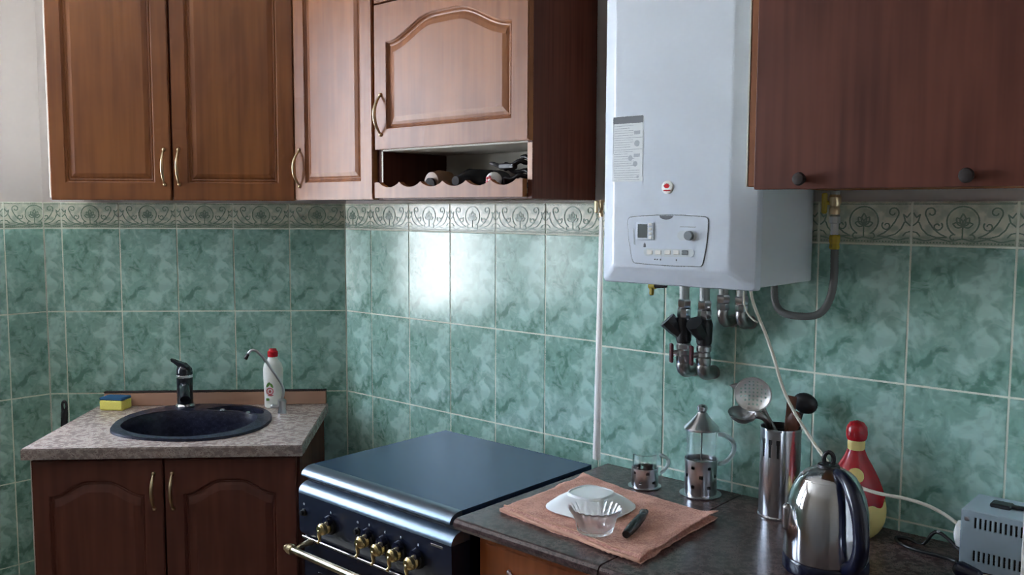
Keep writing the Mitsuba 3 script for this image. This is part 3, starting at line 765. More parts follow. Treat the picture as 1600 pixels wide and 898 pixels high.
c = thing('base_cabinet', 'red-brown base cabinet with two shade-darkened arched doors under the sink', 'cabinet')
ztop = ZS - .035
obj('body', cat(cb(-1.263, -1.247, -.558, -.012, FLOOR + .10, ztop, .001), cb(-.477, -.461, -.558, -.012, FLOOR + .10, ztop, .001), cb(-1.247, -.477, -.558, -.012, FLOOR + .10, FLOOR + .116, 0), cb(-1.247, -.477, -.018, -.012, FLOOR + .116, ztop, 0), cb(-1.247, -.477, -.558, -.54, ztop - .05, ztop, 0)), 'm_laminate', FA, parent=c)
obj('side_edge', cb(-1.2665, -1.2635, -.575, -.012, FLOOR + .10, ztop - .001, .0006), 'm_inside', FA, parent=c)
obj('plinth', cb(-1.25, -.47, -.51, -.49, FLOOR, FLOOR + .1, 0), 'm_laminate', FA, parent=c)
for (a, b2, hx, p0, p1) in ((-1.262, -.874, -.901, -1.212, -.928), (-.868, -.470, -.845, -.812, -.530)):
    d = door(c, FA, a, b2, FLOOR + .11, ztop - .010, -.58, p0, p1, FLOOR + .17, -.898, arch=.046, bevel=.036, m='m_wood_shaded')
    obj('handle', bow(-.943, -.831, hx, -.58), 'm_brass_old', FA, True, parent=d)

# ------------------------------------------------------------------ cooker
c = thing('gas_cooker', 'black enamel cooker with closed lid, brass knobs and a brass towel rail', 'stove')
KX0, KX1 = .632, 1.224
obj('body', cat(cb(KX0 + .004, KX1 - .004, -.60, -.10, FLOOR + .05, -.765, .003)), 'm_navy_enamel', FB, parent=c)
for x in (KX0 + .06, KX1 - .06):
    for y in (-.55, -.15):
        obj('foot', cyl((x, y, FLOOR), (x, y, FLOOR + .05), .018, 14), 'm_black', FB, parent=c)


def profile_x(pts, x0, x1):
    """polygon in (y, z) swept along x"""
    m = trimesh.creation.extrude_polygon(Polygon(pts), x1 - x0, engine='earcut')
    v = m.vertices; m.vertices = np.stack([x0 + v[:, 2], v[:, 0], v[:, 1]], 1)
    return m


lidp = [(-.105, -.748), (-.645, -.748), (-.651, -.7475)] + [(-.618 - .036 * math.cos(a), -.745 + .023 * math.sin(a)) for a in np.linspace(0, math.pi / 2, 14)] + [(-.105, -.722)]
lid = obj('lid', profile_x([(-.105, -.748), (-.612, -.748), (-.612, -.722), (-.105, -.722)], KX0 + .002, KX1 - .014), 'm_lid', FB, 40, parent=c)
obj('front_lip', profile_x([(-.6125, -.748)] + lidp[1:-1] + [(-.6125, -.722)], KX0 + .002, KX1 - .014), 'm_lip_highlight', FB, 40, parent=lid)
for x in (KX0 + .05, KX1 - .12):
    obj('lid_hinge', cyl((x, -.098, -.738), (x + .07, -.098, -.738), .008, 12), 'm_steel_dull', FB, parent=c)
obj('hob_rim', cb(KX0 + .006, KX1 - .010, -.635, -.11, -.764, -.749, .002), 'm_black', FB, parent=c)
lp_ = [(-.628 - .034 * math.sin(a), -.791 + .027 * math.cos(a)) for a in np.linspace(0, math.pi / 2, 14)]
pp = [(-.601, -.7925), (-.6615, -.7925), (-.6615, -.83), (-.660, -.895), (-.655, -.906), (-.601, -.906)]
pan = obj('control_panel', profile_x(pp, KX0, KX1), 'm_panel', FB, 30, parent=c)
obj('top_lip', profile_x([(-.601, -.792), (-.601, -.764)] + lp_ + [(-.662, -.792)], KX0, KX1), 'm_lip_highlight', FB, 40, parent=pan)
for x, z in ((.774, -.853), (.931, -.848), (.991, -.852), (1.050, -.850), (1.112, -.853)):
    kn = thing_key = obj('knob', moved(rot(lathe([(0, 0), (.021, 0), (.0205, .008), (.017, .011), (0, .011)], 28), 90, [1, 0, 0]), (x, -.6612, z)), 'm_black', FB, 40, parent=c)
    obj('grip', cat(moved(rot(lathe([(0, .011), (.0135, .011), (.016, .016), (.0125, .021), (.0155, .027), (.0155, .034), (.010, .040), (0, .041)], 24), 90, [1, 0, 0]), (x, -.6612, z)),
                    tube(spline([[x, -.692, z + .002], [x - .001, -.699, z - .012], [x - .004, -.695, z - .026], [x - .007, -.698, z - .034]], 14), np.linspace(.0065, .0035, 14), 10), ball((x - .007, -.698, z - .035), .0045, 2),
                    ball((x + .009, -.690, z - .004), .009, 2)), 'm_brass', FB, 40, parent=kn)
    obj('skirt', moved(rot(lathe([(0, .0), (.0155, .0), (.013, .014), (0, .016)], 20), 90, [1, 0, 0]), (x + .001, -.667, z + .016)), 'm_navy_plastic', FB, 40, parent=kn)
    obj('dial_mark', cb(x - .002, x + .002, -.6622, -.6608, z + .034, z + .040, 0), 'm_print', FB, parent=c)
for x, z in ((.656, -.842), (.886, -.838)):
    bt = obj('push_button', moved(rot(lathe([(0, 0), (.010, 0), (.010, .004), (.007, .005), (.007, .013), (0, .014)], 20), 90, [1, 0, 0]), (x, -.6612, z)), 'm_black', FB, 40, parent=c)
    obj('dial_mark', cb(x - .003, x + .003, -.6622, -.6608, z + .020, z + .026, 0), 'm_print', FB, parent=c)
obj('maker_plate', cb(.652, .700, -.6610, -.6590, -.803, -.797, .0003), 'm_steel_dull', FB, parent=c)
obj('maker_plate', cb(1.155, 1.195, -.6618, -.6600, -.806, -.800, .0003), 'm_steel_dull', FB, parent=c)
od = obj('oven_door', cat(cb(KX0 + .003, KX1 - .003, -.650, -.602, FLOOR + .19, -.914, .004)), 'm_navy_enamel', FB, parent=c)
obj('top_trim', cb(KX0 + .003, KX1 - .003, -.656, -.6505, -.9195, -.9125, .0012), 'm_steel', FB, parent=od)
obj('window', cb(KX0 + .07, KX1 - .07, -.6525, -.6504, FLOOR + .28, -1.0, .001), 'm_oven_glass', FB, parent=od)
rl = obj('rail', cyl((KX0 + .008, -.700, -.937), (KX1 - .008, -.700, -.937), .0095, 20), 'm_gold_rail', FB, 40, parent=od)
for sgn, x in ((-1, KX0 + .02), (1, KX1 - .02)):
    fin = rot(lathe([(0, -.004), (.0125, -.004), (.0145, .002), (.011, .007), (.0135, .012), (.0115, .018), (.006, .022), (.0085, .028), (.005, .034), (0, .035)], 22), 90 * sgn, [0, 1, 0])
    obj('finial', cat(moved(fin, (x, -.700, -.937)), tube([[x + sgn * -.014, -.700, -.937], [x + sgn * -.016, -.685, -.928], [x + sgn * -.016, -.6505, -.924]], [.008, .006, .010], 12)), 'm_gold_rail', FB, 40, parent=od)
obj('lower_drawer', cb(KX0 + .003, KX1 - .003, -.650, -.602, FLOOR + .06, FLOOR + .185, .004), 'm_navy_enamel', FB, parent=c)

# ------------------------------------------------------------------ right base cabinets and worktop
ZW = -.722
YB = DQ - .0012
for i, (a, b) in enumerate(((1.236, 1.6382), (1.6418, 2.328))):
    pr = [(YB, ZW - .028), (-.655, ZW - .028), (-.664, ZW - .024), (-.668, ZW - .016), (-.667, ZW - .008), (-.662, ZW - .002), (-.655, ZW), (YB, ZW)]
    tag(obj('worktop', profile_x(pr, a, b), 'm_worktop', FB, 30), ['dark speckled worktop slab with rounded front edge beside the cooker', 'dark speckled worktop slab under the kettle and utensil holder'][i], 'worktop')
zt = ZW - .029
c = thing('base_cabinet', 'orange-brown base cabinet with drawers under the dark worktop', 'cabinet')
obj('body', cat(cb(1.250, 1.266, -.580, YB - .01, FLOOR + .1, zt, .001), cb(1.60, 1.632, -.58, YB - .01, FLOOR + .1, zt, .001), cb(1.266, 1.60, -.57, YB - .01, FLOOR + .1, zt, 0)), 'm_laminate', FB, parent=c)
obj('plinth', cb(1.25, 1.632, -.53, -.51, FLOOR, FLOOR + .1, 0), 'm_laminate', FB, parent=c)
for z0, z1 in ((zt - .155, zt - .012), (FLOOR + .11, zt - .16)):
    d = obj('drawer', cat(cb(1.252, 1.634, -.600, -.581, z0, z1, .004), cb(1.275, 1.611, -.604, -.599, z0 + .022, z1 - .022, .004)), 'm_wood_drawer', FB, parent=c)
    hz_ = (z0 + z1) / 2 - .0 if z1 - z0 < .2 else z1 - .06
    obj('handle', bow(hz_ - .05, hz_ + .05, 1.40, -.603, .024, True), 'm_chrome', FB, True, parent=d)
obj('worktop_screw', ball((1.263, -.622, zt - .0055), .004, 2), 'm_chrome', FB, True, parent=c)
c = thing('base_cabinet', 'brown base cabinet under the kettle end of the worktop', 'cabinet')
obj('body', cb(1.642, 2.326, -.58, YB - .01, FLOOR + .1, zt, .001), 'm_laminate', FB, parent=c)
obj('plinth', cb(1.642, 2.326, -.53, -.51, FLOOR, FLOOR + .1, 0), 'm_laminate', FB, parent=c)
for a, b in ((1.644, 1.982), (1.986, 2.324)):
    obj('door', cb(a, b, -.600, -.581, FLOOR + .11, zt - .012, .004), 'm_wood_drawer', FB, parent=c)

c = thing('tall_cabinet', 'tall tan cabinet with a pale edge strip at the right end of the worktop', 'cabinet')
obj('body', cb(2.346, 2.8, -.50, YB - .02, FLOOR, .008, .001), 'm_tall', FB, parent=c)
obj('edge_strip', cb(2.339, 2.3455, -.503, YB - .02, FLOOR, .008, .001), 'm_white_plastic', FB, parent=c)

# ------------------------------------------------------------------ things on the right worktop
tw = thing('towel', 'folded terracotta pink towel spread on the dark worktop', 'towel')
QF = np.array([[1.284, -.560], [1.693, -.604], [1.682, -.268], [1.268, -.225]])


def towel_layer(z0, th, seed, grow=0.0, lift=1.0, n=44):
    u, v = np.meshgrid(np.linspace(0, 1, n), np.linspace(0, 1, n), indexing='ij')
    P = ((1 - u) * (1 - v))[..., None] * QF[0] + (u * (1 - v))[..., None] * QF[1] + (u * v)[..., None] * QF[2] + ((1 - u) * v)[..., None] * QF[3]
    c_ = QF.mean(0); P = c_ + (P - c_) * (1 + grow)
    e = np.stack([u * 7, v * 7, np.full_like(u, seed)], -1)
    P = P + (meshkit.fbm(e, 3, seed)[..., None] - .5) * .012
    wr = (meshkit.fbm(np.stack([u * 5 + v * 3, v * 9, np.full_like(u, seed + 2.5)], -1), 4, seed + 3) - .45) * .0055
    wr = np.maximum(wr, -.001)
    up = lift * (.012 * np.clip((u - .90) / .10, 0, 1) ** 1.5 * (.3 + .7 * v) + .008 * np.clip((v - .93) / .07, 0, 1) * np.clip(1 - u * 3, 0, 1))
    edge = np.minimum.reduce([u, v, 1 - u, 1 - v]); rd = np.clip(edge / .022, 0, 1)
    top = z0 + up + (th + wr) * (.35 + .65 * np.sqrt(1 - (1 - rd) ** 2)); bot = z0 + up + np.zeros_like(u)
    V = np.vstack([np.c_[P.reshape(-1, 2), top.ravel()], np.c_[P.reshape(-1, 2), bot.ravel()]])
    Fc = []; idx = lambda i, j, k=0: i * n + j + k * n * n
    for i in range(n - 1):
        for j in range(n - 1):
            Fc += [[idx(i, j), idx(i + 1, j), idx(i + 1, j + 1)], [idx(i, j), idx(i + 1, j + 1), idx(i, j + 1)], [idx(i, j, 1), idx(i + 1, j + 1, 1), idx(i + 1, j, 1)], [idx(i, j, 1), idx(i, j + 1, 1), idx(i + 1, j + 1, 1)]]
    loop = [(i, 0) for i in range(n - 1)] + [(n - 1, j) for j in range(n - 1)] + [(i, n - 1) for i in range(n - 1, 0, -1)] + [(0, j) for j in range(n - 1, 0, -1)]
    for q in range(len(loop)):
        (a, b), (c2, d2) = loop[q], loop[(q + 1) % len(loop)]
        Fc += [[idx(a, b), idx(a, b, 1), idx(c2, d2, 1)], [idx(a, b), idx(c2, d2, 1), idx(c2, d2)]]
    return trimesh.Trimesh(V, np.array(Fc), process=False)


obj('lower_layer', towel_layer(ZW + .0006, .006, 4, .012, .25), 'm_towel', FB, 60, parent=tw)
obj('upper_layer', towel_layer(ZW + .0072, .0055, 9, 0, 1.0), 'm_towel', FB, 60, parent=tw)
hx = np.linspace(0, 1, 60)
hem = np.stack([QF[0][0] + (QF[1][0] - QF[0][0]) * hx + .001, QF[0][1] + (QF[1][1] - QF[0][1]) * hx + .003 * np.sin(hx * 14) - .002, ZW + .0065 + .0012 * np.sin(hx * 160)], 1)
obj('hem', cat(tube(hem, .0042, 8), tube(hem + [0, .013, .0066], .0022, 6)), 'm_hem', FB, True, parent=tw)
ZT = ZW + .0154


def sup(half, z, at, ex=3.4, n=64):
    a = np.arange(n) * 2 * np.pi / n; c_, s_ = np.cos(a), np.sin(a)
    r = half / (np.abs(c_) ** ex + np.abs(s_) ** ex) ** (1 / ex)
    return np.stack([at[0] + r * c_, at[1] + r * s_, np.full(n, at[2] + z)], 1)


pa = (1.447, -.430, ZT + .001)
pl = [sup(.088, 0, pa), sup(.0905, .001, pa), sup(.0905, .003, pa), sup(.084, .009, pa), sup(.070, .020, pa), sup(.056, .028, pa), sup(.049, .031, pa), sup(.0465, .036, pa), sup(.0440, .0365, pa), sup(.0425, .0345, pa), sup(.03, .034, pa)]
tag(obj('plate', loft(pl), 'm_porcelain', FB, 35), 'white rounded-square plate lying upside down on the towel', 'plate')

bw = (1.548, -.5515, ZT + .0012)
na = 264; aa = np.arange(na) * 2 * np.pi / na


def flute(r, z, k):
    rr_ = .92 * r * (1 + 2.4 * k * np.abs(np.sin(aa * 11)) - 1.2 * k); return np.stack([bw[0] + rr_ * np.cos(aa), bw[1] + rr_ * np.sin(aa), np.full(na, bw[2] + z)], 1)


bo = [flute(.036, 0, 0), flute(.040, .0015, .01), flute(.0435, .012, .03), flute(.046, .026, .045), flute(.050, .036, .05), flute(.0575, .048, .05), flute(.061, .0525, .05), flute(.0605, .0545, .05), flute(.0585, .0535, .05), flute(.0545, .048, .045), flute(.047, .036, .035), flute(.0425, .026, .02), flute(.0395, .013, .01), flute(.034, .0065, 0)]
tag(obj('glass_bowl', loft(bo), 'm_glass', FB, 50), 'small clear fluted glass bowl in front of the upturned plate', 'bowl')

kn = thing('knife', 'short dark rounded knife handle lying on the towel right of the glass bowl', 'knife')
k0, k1 = np.array([1.618, -.538, ZT + .0082]), np.array([1.576, -.395, ZT + .0118])
tt = np.linspace(0, 1, 18)
obj('handle', tube(k0 + (k1 - k0) * tt[:, None], 0.0035 + .0075 * np.sin(np.pi * np.clip(tt * .82 + .16, 0, 1)) ** .6, 12), 'm_black', FB, 50, parent=kn)
obj('painted_highlight', ball(k0 + (k1 - k0) * .86 + [-.002, 0, .0035], .0085, 2, (1, 1, 1)), 'm_hose', FB, True, parent=kn)  # lighter grey ball painting the highlight near the far end of the handle


def steel_sleeve(r, z0, z1, at, holes):
    a = lathe([(r - .0012, z0), (r, z0), (r, z1), (r - .0012, z1), (r - .0012, z0)], 56, at)
    bs = []
    for ang, z, w_, h_ in holes:
        m = cb(-w_ / 2, w_ / 2, -.012, .012, -h_ / 2, h_ / 2, 0); m = moved(m, (0, -r, 0)); m = rot(m, ang, [0, 0, 1]); bs.append(moved(m, (at[0], at[1], at[2] + z)))
    return cut(a, *bs) if bs else a


def glass_pot(r, h, at, wall=.0024, base=.004):
    return lathe([(0, 0), (r - .002, 0), (r, .002), (r, h - .001), (r - wall / 2, h), (r - wall, h - .001), (r - wall, base + .002), (r - wall - .002, base), (0, base)], 56, at)


# mug
m_ = thing('glass_mug', 'small glass mug in a steel holder beside the towel', 'mug')
ma = (1.425, -.170, ZW + .0004)
obj('glass', glass_pot(.0315, .082, (ma[0], ma[1], ma[2] + .004)), 'm_glass', FB, 40, parent=m_)
holes = [(a, .017, .009, .007) for a in range(15, 375, 60)] + [(a, .040, .009, .007) for a in range(45, 405, 60)]
obj('holder', cat(steel_sleeve(.0338, .003, .050, ma, holes), lathe([(0, 0), (.041, 0), (.042, .0025), (.036, .0035), (0, .0035)], 40, ma)), 'm_steel', FB, 40, parent=m_)


def handle_loop(at, r, z0, z1, out, ang, rad, m, parent, glass=True):
    d = np.array([math.cos(ang), math.sin(ang), 0]); o = np.array(at)
    P = spline([o + d * (r + .001) + [0, 0, z1], o + d * (r + out * .55) + [0, 0, z1 - .002], o + d * (r + out) + [0, 0, (z0 + z1) / 2 + .01], o + d * (r + out * .7) + [0, 0, z0 + .012], o + d * (r + .004) + [0, 0, z0]], 30)
    obj('handle', tube(P, rad, 12), m, FB, True, parent=parent)


handle_loop(ma, .0345, .034, .080, .024, math.radians(38), .0046, 'm_glass_handle', m_)
# french press
fp = thing('french_press', 'glass french press with a conical steel lid and plunger by the wall', 'coffee press')
fa = (1.562, -.130, ZW + .0004)
obj('glass', glass_pot(.0365, .158, (fa[0], fa[1], fa[2] + .004)), 'm_glass', FB, 40, parent=fp)
holes = [(a, .026, .009, .008) for a in range(0, 360, 60)] + [(a, .052, .009, .008) for a in range(30, 390, 60)] + [(a, .074, .009, .008) for a in range(0, 360, 60)]
obj('holder', cat(steel_sleeve(.0392, .003, .090, fa, holes), lathe([(0, 0), (.050, 0), (.0515, .0028), (.043, .004), (0, .004)], 40, fa), lathe([(.0392, .086), (.0405, .086), (.0405, .091), (.0392, .091), (.0392, .086)], 48, fa)), 'm_steel', FB, 40, parent=fp)
ld = obj('lid', lathe([(0, .1635), (.043, .1635), (.0435, .167), (.041, .171), (.026, .186), (.014, .200), (.011, .206), (0, .206)], 44, fa), 'm_steel', FB, 40, parent=fp)
obj('knob', lathe([(0, .206), (.008, .206), (.0125, .211), (.0125, .220), (.008, .224), (0, .225)], 28, fa), 'm_steel', FB, 40, parent=ld)
obj('plunger_rod', cyl((fa[0], fa[1], fa[2] + .08), (fa[0], fa[1], fa[2] + .163), .0017, 10), 'm_steel_dull', FB, 40, parent=fp)
obj('plunger', lathe([(0, .074), (.032, .074), (.032, .080), (.006, .084), (0, .084)], 40, fa), 'm_steel_dull', FB, 40, parent=fp)
handle_loop(fa, .037, .078, .150, .042, math.radians(35), .006, 'm_glass_handle', fp)

# utensil holder and what stands in it
uh = thing('utensil_holder', 'tall polished steel utensil holder with three keyhole slots', 'utensil holder')
ua = (1.772, -.142, ZW + .0004)
sl = []
tocam = math.degrees(math.atan2(2.638 - ua[0], 2.057 - .142))
for a in (-25, -2, 21):
    sl += [(tocam - 27 + a, .160, .0055, .036), (tocam - 27 + a, .178, .009, .011)]
obj('cylinder', steel_sleeve(.0455, .003, .205, ua, sl), 'm_steel', FB, 40, parent=uh)
obj('base', lathe([(0, 0), (.0475, 0), (.048, .003), (.0455, .006), (0, .006)], 44, ua), 'm_steel', FB, 40, parent=uh)
obj('rim', lathe([(.0450, .203), (.0468, .203), (.0468, .207), (.0450, .207), (.0450, .203)], 48, ua), 'm_chrome', FB, 40, parent=uh)
obj('lining', lathe([(.0425, .007), (.0440, .007), (.0440, .19), (.0425, .19), (.0425, .007)], 40, ua), 'm_black', FB, 40, parent=uh)
u_ = np.array(ua)
# skimmer: a perforated dish facing the room
sk = thing('skimmer', 'round perforated steel skimmer rising from the utensil holder', 'skimmer')
disc = lathe([(0, -.012), (.018, -.010), (.034, -.003), (.0395, .004), (.0415, .0045), (.0412, .0058), (.0385, .0054), (.033, -.0014), (.018, -.0086), (0, -.0106)], 48)
hs = [cyl((x, y, -.03), (x, y, .02), .0024, 8) for x in np.arange(-.027, .028, .009) for y in np.arange(-.027, .028, .009) if x * x + y * y < .031 ** 2]
disc = cut(disc, *hs)
disc = rot(rot(disc, 98, [1, 0, 0]), 22, [0, 0, 1])
hc = np.array([1.722, -.185, -.439])
obj('dish', moved(rot(disc, 0, [0, 0, 1]), hc), 'm_steel_light', FB, 40, parent=sk)
obj('handle', tube(spline([hc + [.02, .012, -.034], hc + [.026, .022, -.055], [1.764, -.15, -.53], [1.778, -.138, ZW + .02]], 20), [.006] * 20, 10), 'm_steel_dull', FB, True, parent=sk)
obj('hook', moved(trimesh.convex.convex_hull(np.array([[-.040, 0, .002], [-.060, -.002, .012], [-.056, .002, .014], [-.042, .004, .020], [-.040, -.004, .016]])), hc), 'm_steel_dull', FB, parent=sk)
la_ = thing('ladle', 'dark steel ladle leaning left out of the utensil holder below the skimmer', 'ladle')
lc = np.array([1.708, -.205, -.487])
bowl = lathe([(0, -.016), (.016, -.013), (.028, -.002), (.032, .006), (.0335, .006), (.0295, -.003), (.017, -.0145), (0, -.0175)], 40)
obj('bowl', moved(rot(rot(bowl, 14, [1, 0, 0]), 10, [0, 1, 0]), lc), 'm_steel', FB, 40, parent=la_)
obj('handle', tube(spline([lc + [.028, .006, .004], lc + [.046, .018, -.004], [1.757, -.163, -.525], [1.770, -.152, -.56], [1.776, -.146, ZW + .03]], 24), np.r_[np.linspace(.009, .007, 12), np.full(12, .005)], 10), 'm_steel_dull', FB, True, parent=la_)
sp_ = thing('spatula', 'flat dark brown wooden spatula upright in the utensil holder', 'spatula')
obj('blade', rot(moved(cb(-.011, .011, -.003, .003, -.05, .05, .002), (1.789, -.134, -.492)), 4, [0, 1, 0], (1.789, -.134, -.5)), 'm_brown_wood', FB, parent=sp_)
obj('handle', cyl((1.788, -.134, -.535), (1.782, -.138, ZW + .02), .006, 10), 'm_brown_wood', FB, 40, parent=sp_)
bl = thing('ladle', 'black plastic ladle tilted right at the back of the utensil holder', 'ladle')
bc = np.array([1.808, -.096, -.463])
obj('bowl', moved(rot(rot(ball((0, 0, 0), .028, 3, (1, .55, .85)), 20, [0, 1, 0]), 15, [0, 0, 1]), bc), 'm_black', FB, True, parent=bl)
obj('handle', tube(spline([bc + [-.006, -.004, -.02], [1.797, -.114, -.52], [1.788, -.128, ZW + .03]], 14), .0055, 10), 'm_black', FB, True, parent=bl)
ws = thing('spoon', 'reddish brown wooden spoon standing in front of the black ladle in the holder', 'spoon')
obj('head', rot(ball((0, 0, 0), .019, 3, (.85, .35, 1.5)), 18, [0, 1, 0]).apply_translation([1.806, -.154, -.498]), 'm_brown_wood', FB, True, parent=ws)
obj('handle', cyl((1.799, -.154, -.52), (1.780, -.16, ZW + .025), .005, 10), 'm_brown_wood', FB, 40, parent=ws)

# ceramic bottle
cbt = thing('decor_bottle', 'red and cream gourd-shaped ceramic bottle with a red round stopper', 'bottle')
ca = (1.943, -.138, ZW + .0004)
prof = [(0, 0), (.040, 0), (.052, .006), (.063, .028), (.0665, .052), (.0645, .072), (.058, .096), (.048, .122), (.036, .146), (.025, .165), (.0185, .178), (.0165, .185)]
pr2 = np.array(prof); zz_ = np.linspace(0, .185, 60)
rr2 = np.interp(zz_, pr2[1:, 1], pr2[1:, 0])
from scipy.ndimage import gaussian_filter1d
rr2 = gaussian_filter1d(rr2, 2.0, mode='nearest')
zsplit = .076
obj('lower_body', lathe([(0, 0)] + [(r, z) for r, z in zip(rr2, zz_) if z < zsplit + .004] + [(0, zsplit + .004)], 56, ca), 'm_cream', FB, 40, parent=cbt)
nn = 72; an = np.arange(nn) * 2 * np.pi / nn
rows = []
for k_, z in enumerate(np.linspace(0, 1, 24)):
    drip = zsplit + .006 * np.sin(an * 7) + .004 * np.sin(an * 3 + 1)
    zc_ = drip + (.185 - drip) * z
    r_ = np.interp(zc_, zz_, rr2) + (.0012 if 0 < k_ < 23 else .0002)
    rows.append(np.stack([ca[0] + r_ * np.cos(an), ca[1] + r_ * np.sin(an), ca[2] + zc_], 1))
up_ = obj('red_glaze', loft(rows, False, True), 'm_red_deep', FB, 40, parent=cbt)
obj('neck', lathe([(0, .184), (.0165, .184), (.018, .188), (.018, .203), (.016, .206), (0, .206)], 36, ca), 'm_cream', FB, 40, parent=cbt)
obj('stopper', lathe([(0, .206), (.019, .206), (.0215, .211), (.0225, .222), (.021, .234), (.015, .243), (.006, .247), (0, .2475)], 36, ca), 'm_red_deep', FB, 40, parent=cbt)
tc = math.atan2(2.057 - .138, 2.638 - ca[0])
dd = np.array([math.cos(-tc + .02), math.sin(-tc + .02), 0]); dpos = np.array(ca) + dd * .0395 + [0, 0, .136]
dm = lathe([(0, 0), (.017, 0), (.0165, .0035), (0, .0055)], 30)
dm.apply_transform(trimesh.geometry.align_vectors([0, 0, 1], dd + np.array([0, 0, .45]))); dm.apply_translation(dpos)
obj('yellow_disc', dm, 'm_cream', FB, 40, parent=cbt)

# kettle
kt = thing('electric_kettle', 'shiny chrome dome kettle with a dark blue handle on the worktop', 'kettle')
ka = (1.977, -.375, ZW + .0004)
obj('base', lathe([(0, 0), (.0795, 0), (.081, .004), (.081, .020), (.078, .026), (0, .026)], 56, ka), 'm_navy_plastic', FB, 40, parent=kt)
kp = [(0, .027), (.0785, .027), (.0800, .030), (.0795, .05), (.0785, .09), (.0765, .12), (.0715, .145), (.064, .165), (.055, .180), (.0545, .181)]
obj('body', lathe(kp + [(0, .181)], 64, ka), 'm_chrome', FB, 40, parent=kt)
kl = obj('lid', lathe([(0, .181), (.054, .181), (.0535, .1835), (.044, .192), (.030, .200), (.014, .204), (0, .2045)], 56, ka), 'm_chrome', FB, 40, parent=kt)
tk = math.atan2(-(2.057 - .352), 2.638 - ka[0])        # direction of the room in local axes
lr = np.linspace(0, 2 * math.pi, 30)
dirv = np.array([math.cos(tk + math.pi / 2), math.sin(tk + math.pi / 2), 0])
obj('lid_loop', cat(tube(np.array(ka) + np.outer(np.cos(lr) * .009, dirv) + np.outer(np.sin(lr) * .013, [0, 0, 1]) + [0, 0, .219], .0042, 10), lathe([(0, .203), (.022, .203), (.02, .208), (.008, .210), (0, .210)], 30, ka)), 'm_black', FB, 40, parent=kt)
hd_ = np.array([math.cos(tk + .52), math.sin(tk + .52), 0]); o_ = np.array(ka)
hp_ = spline([o_ + hd_ * .030 + [0, 0, .200], o_ + hd_ * .058 + [0, 0, .198], o_ + hd_ * .098 + [0, 0, .168], o_ + hd_ * .121 + [0, 0, .115], o_ + hd_ * .116 + [0, 0, .062], o_ + hd_ * .090 + [0, 0, .034], o_ + hd_ * .074 + [0, 0, .030]], 44)
tube_h = tube(hp_, np.r_[np.linspace(.008, .0145, 14), np.full(30, .0145)], 18)
obj('handle', tube_h, 'm_navy_plastic', FB, True, parent=kt)
sd = np.array([math.cos(tk - 1.25), math.sin(tk - 1.25), 0])
obj('water_gauge', trimesh.convex.convex_hull(np.vstack([ball(o_ + sd * .077 + [0, 0, z], .0095, 2).vertices for z in (.085, .12)])), 'm_steel', FB, 40, parent=kt)

# voltage stabilizer
vs = thing('voltage_stabilizer', 'grey-blue metal box with two rows of vent slots and a black top handle', 'power unit')
vx0, vx1, vy0, vy1, vz0, vz1 = 2.176, 2.3345, -.212, -.088, ZW + .008, ZW + .125
shell = cb(vx0, vx1, vy0, vy1, vz0, vz1, .002)
slots = [cb(x, x + .0042, vy0 - .01, vy0 + .004, z, z + .0215, 0) for z in (vz0 + .018, vz0 + .083) for x in np.arange(vx0 + .024, vx1 - .01, .0088)]
cs = obj('case', cut(shell, *slots), 'm_stabilizer', FB, parent=vs)
vb = mikit.ply(cb(-.0018, .0018, .0032, .0039, .0003, .0212, 0), 'm_black')  # black plate at each slot bottom, painting the shade inside the vents
for s_ in slots:
    obj('slot_shade', vb, None, FB @ T().translate([float(s_.bounds[0][0] + .0021), vy0, float(s_.bounds[0][2])]), parent=cs)
obj('screw', moved(rot(lathe([(0, 0), (.0045, 0), (.004, .002), (0, .003)], 18), 90, [1, 0, 0]), (vx0 + .011, vy0, vz1 - .018)), 'm_chrome', FB, 40, parent=vs)
obj('handle', cat(cb(2.215, 2.252, -.165, -.135, vz1, vz1 + .008, .002), cb(2.25, 2.33, -.157, -.143, vz1 + .002, vz1 + .008, .002)), 'm_black', FB, parent=vs)
for x in (vx0 + .015, vx1 - .015):
    for y in (vy0 + .015, vy1 - .015):
        obj('rubber_foot', lathe([(0, 0), (.007, 0), (.008, .008), (0, .008)], 14, (x, y, ZW + .0003)), 'm_black', FB, parent=vs)

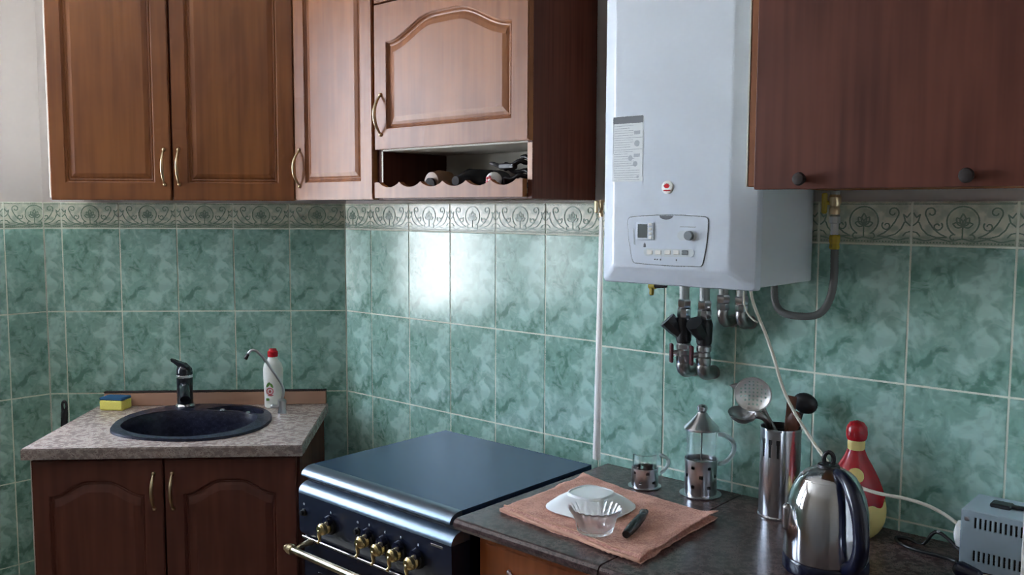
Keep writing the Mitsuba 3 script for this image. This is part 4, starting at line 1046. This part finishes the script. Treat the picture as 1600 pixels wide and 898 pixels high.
# white power cable from the boiler to the plug on the stabilizer's side
pc = thing('power_cable', 'white power cable hanging from the boiler to the grey box', 'cable')
pts = spline([[1.716, -.20, BZ0 + .004], [1.726, -.20, -.235], [1.750, -.20, -.285], [1.779, -.20, -.355], [1.803, -.20, -.42], [1.852, -.205, -.492], [1.900, -.215, -.543], [1.955, -.225, -.582], [2.015, -.215, -.600], [2.068, -.195, -.606], [2.108, -.175, -.618], [2.134, -.158, -.634], [2.158, -.152, -.650]], 90)
obj('cord', tube(pts, .0036, 10), 'm_cable', FB, True, parent=pc)
obj('plug', cat(lathe([(0, 0), (.0175, 0), (.0205, .006), (.019, .014), (.011, .017), (0, .018)], 30).apply_scale([1.4, .95, 1.4]).apply_transform(trimesh.transformations.rotation_matrix(math.radians(-90), [0, 1, 0])).apply_translation([2.1756, -.150, -.668])), 'm_white_plastic', FB, 40, parent=pc)
obj('plug_screw', ball((2.1505, -.152, -.668), .0025, 2), 'm_steel_dull', FB, True, parent=pc)
lp = thing('sensor_wire', 'thin white wire loop hanging beside the power cable under the boiler', 'wire')
obj('wire', tube(spline([[1.708, -.215, BZ0 + .004], [1.708, -.215, -.22], [1.715, -.212, -.25], [1.733, -.21, -.268], [1.738, -.206, -.2705]], 24), .0022, 8), 'm_cable', FB, True, parent=lp)

bk = thing('black_cable', 'black cable kinked upward on the worktop left of the grey box', 'cable')
bp = spline([[2.06, -.115, ZW + .0052], [2.085, -.115, ZW + .0052], [2.105, -.118, ZW + .034], [2.125, -.122, ZW + .032], [2.150, -.13, ZW + .018], [2.171, -.14, ZW + .014]], 36)
obj('cord', tube(bp, .0036, 10), 'm_black', FB, True, parent=bk)
obj('crimp', ball((2.112, -.1195, ZW + .0375), .004, 2), 'm_steel', FB, True, parent=bk)
obj('tail', tube(spline([[2.06, -.115, ZW + .0052], [2.03, -.125, ZW + .0052], [2.06, -.16, ZW + .0052], [2.12, -.17, ZW + .0052], [2.165, -.18, ZW + .0052]], 30), .0036, 10), 'm_black', FB, True, parent=bk)
np_ = thing('plug', 'dark blue plug with a pale lead lying at the foot of the grey box', 'plug')
obj('body', rot(trimesh.convex.convex_hull(np.vstack([ball((2.190, -.245, ZW + .0165), .0155, 2).vertices, ball((2.218, -.250, ZW + .0135), .0125, 2).vertices])), 0, [0, 0, 1]), 'm_navy_plastic', FB, 40, parent=np_)
obj('lead', tube(spline([[2.225, -.252, ZW + .014], [2.25, -.245, ZW + .016], [2.28, -.235, ZW + .008], [2.32, -.24, ZW + .0045]], 24), .004, 8), 'm_cable', FB, True, parent=np_)
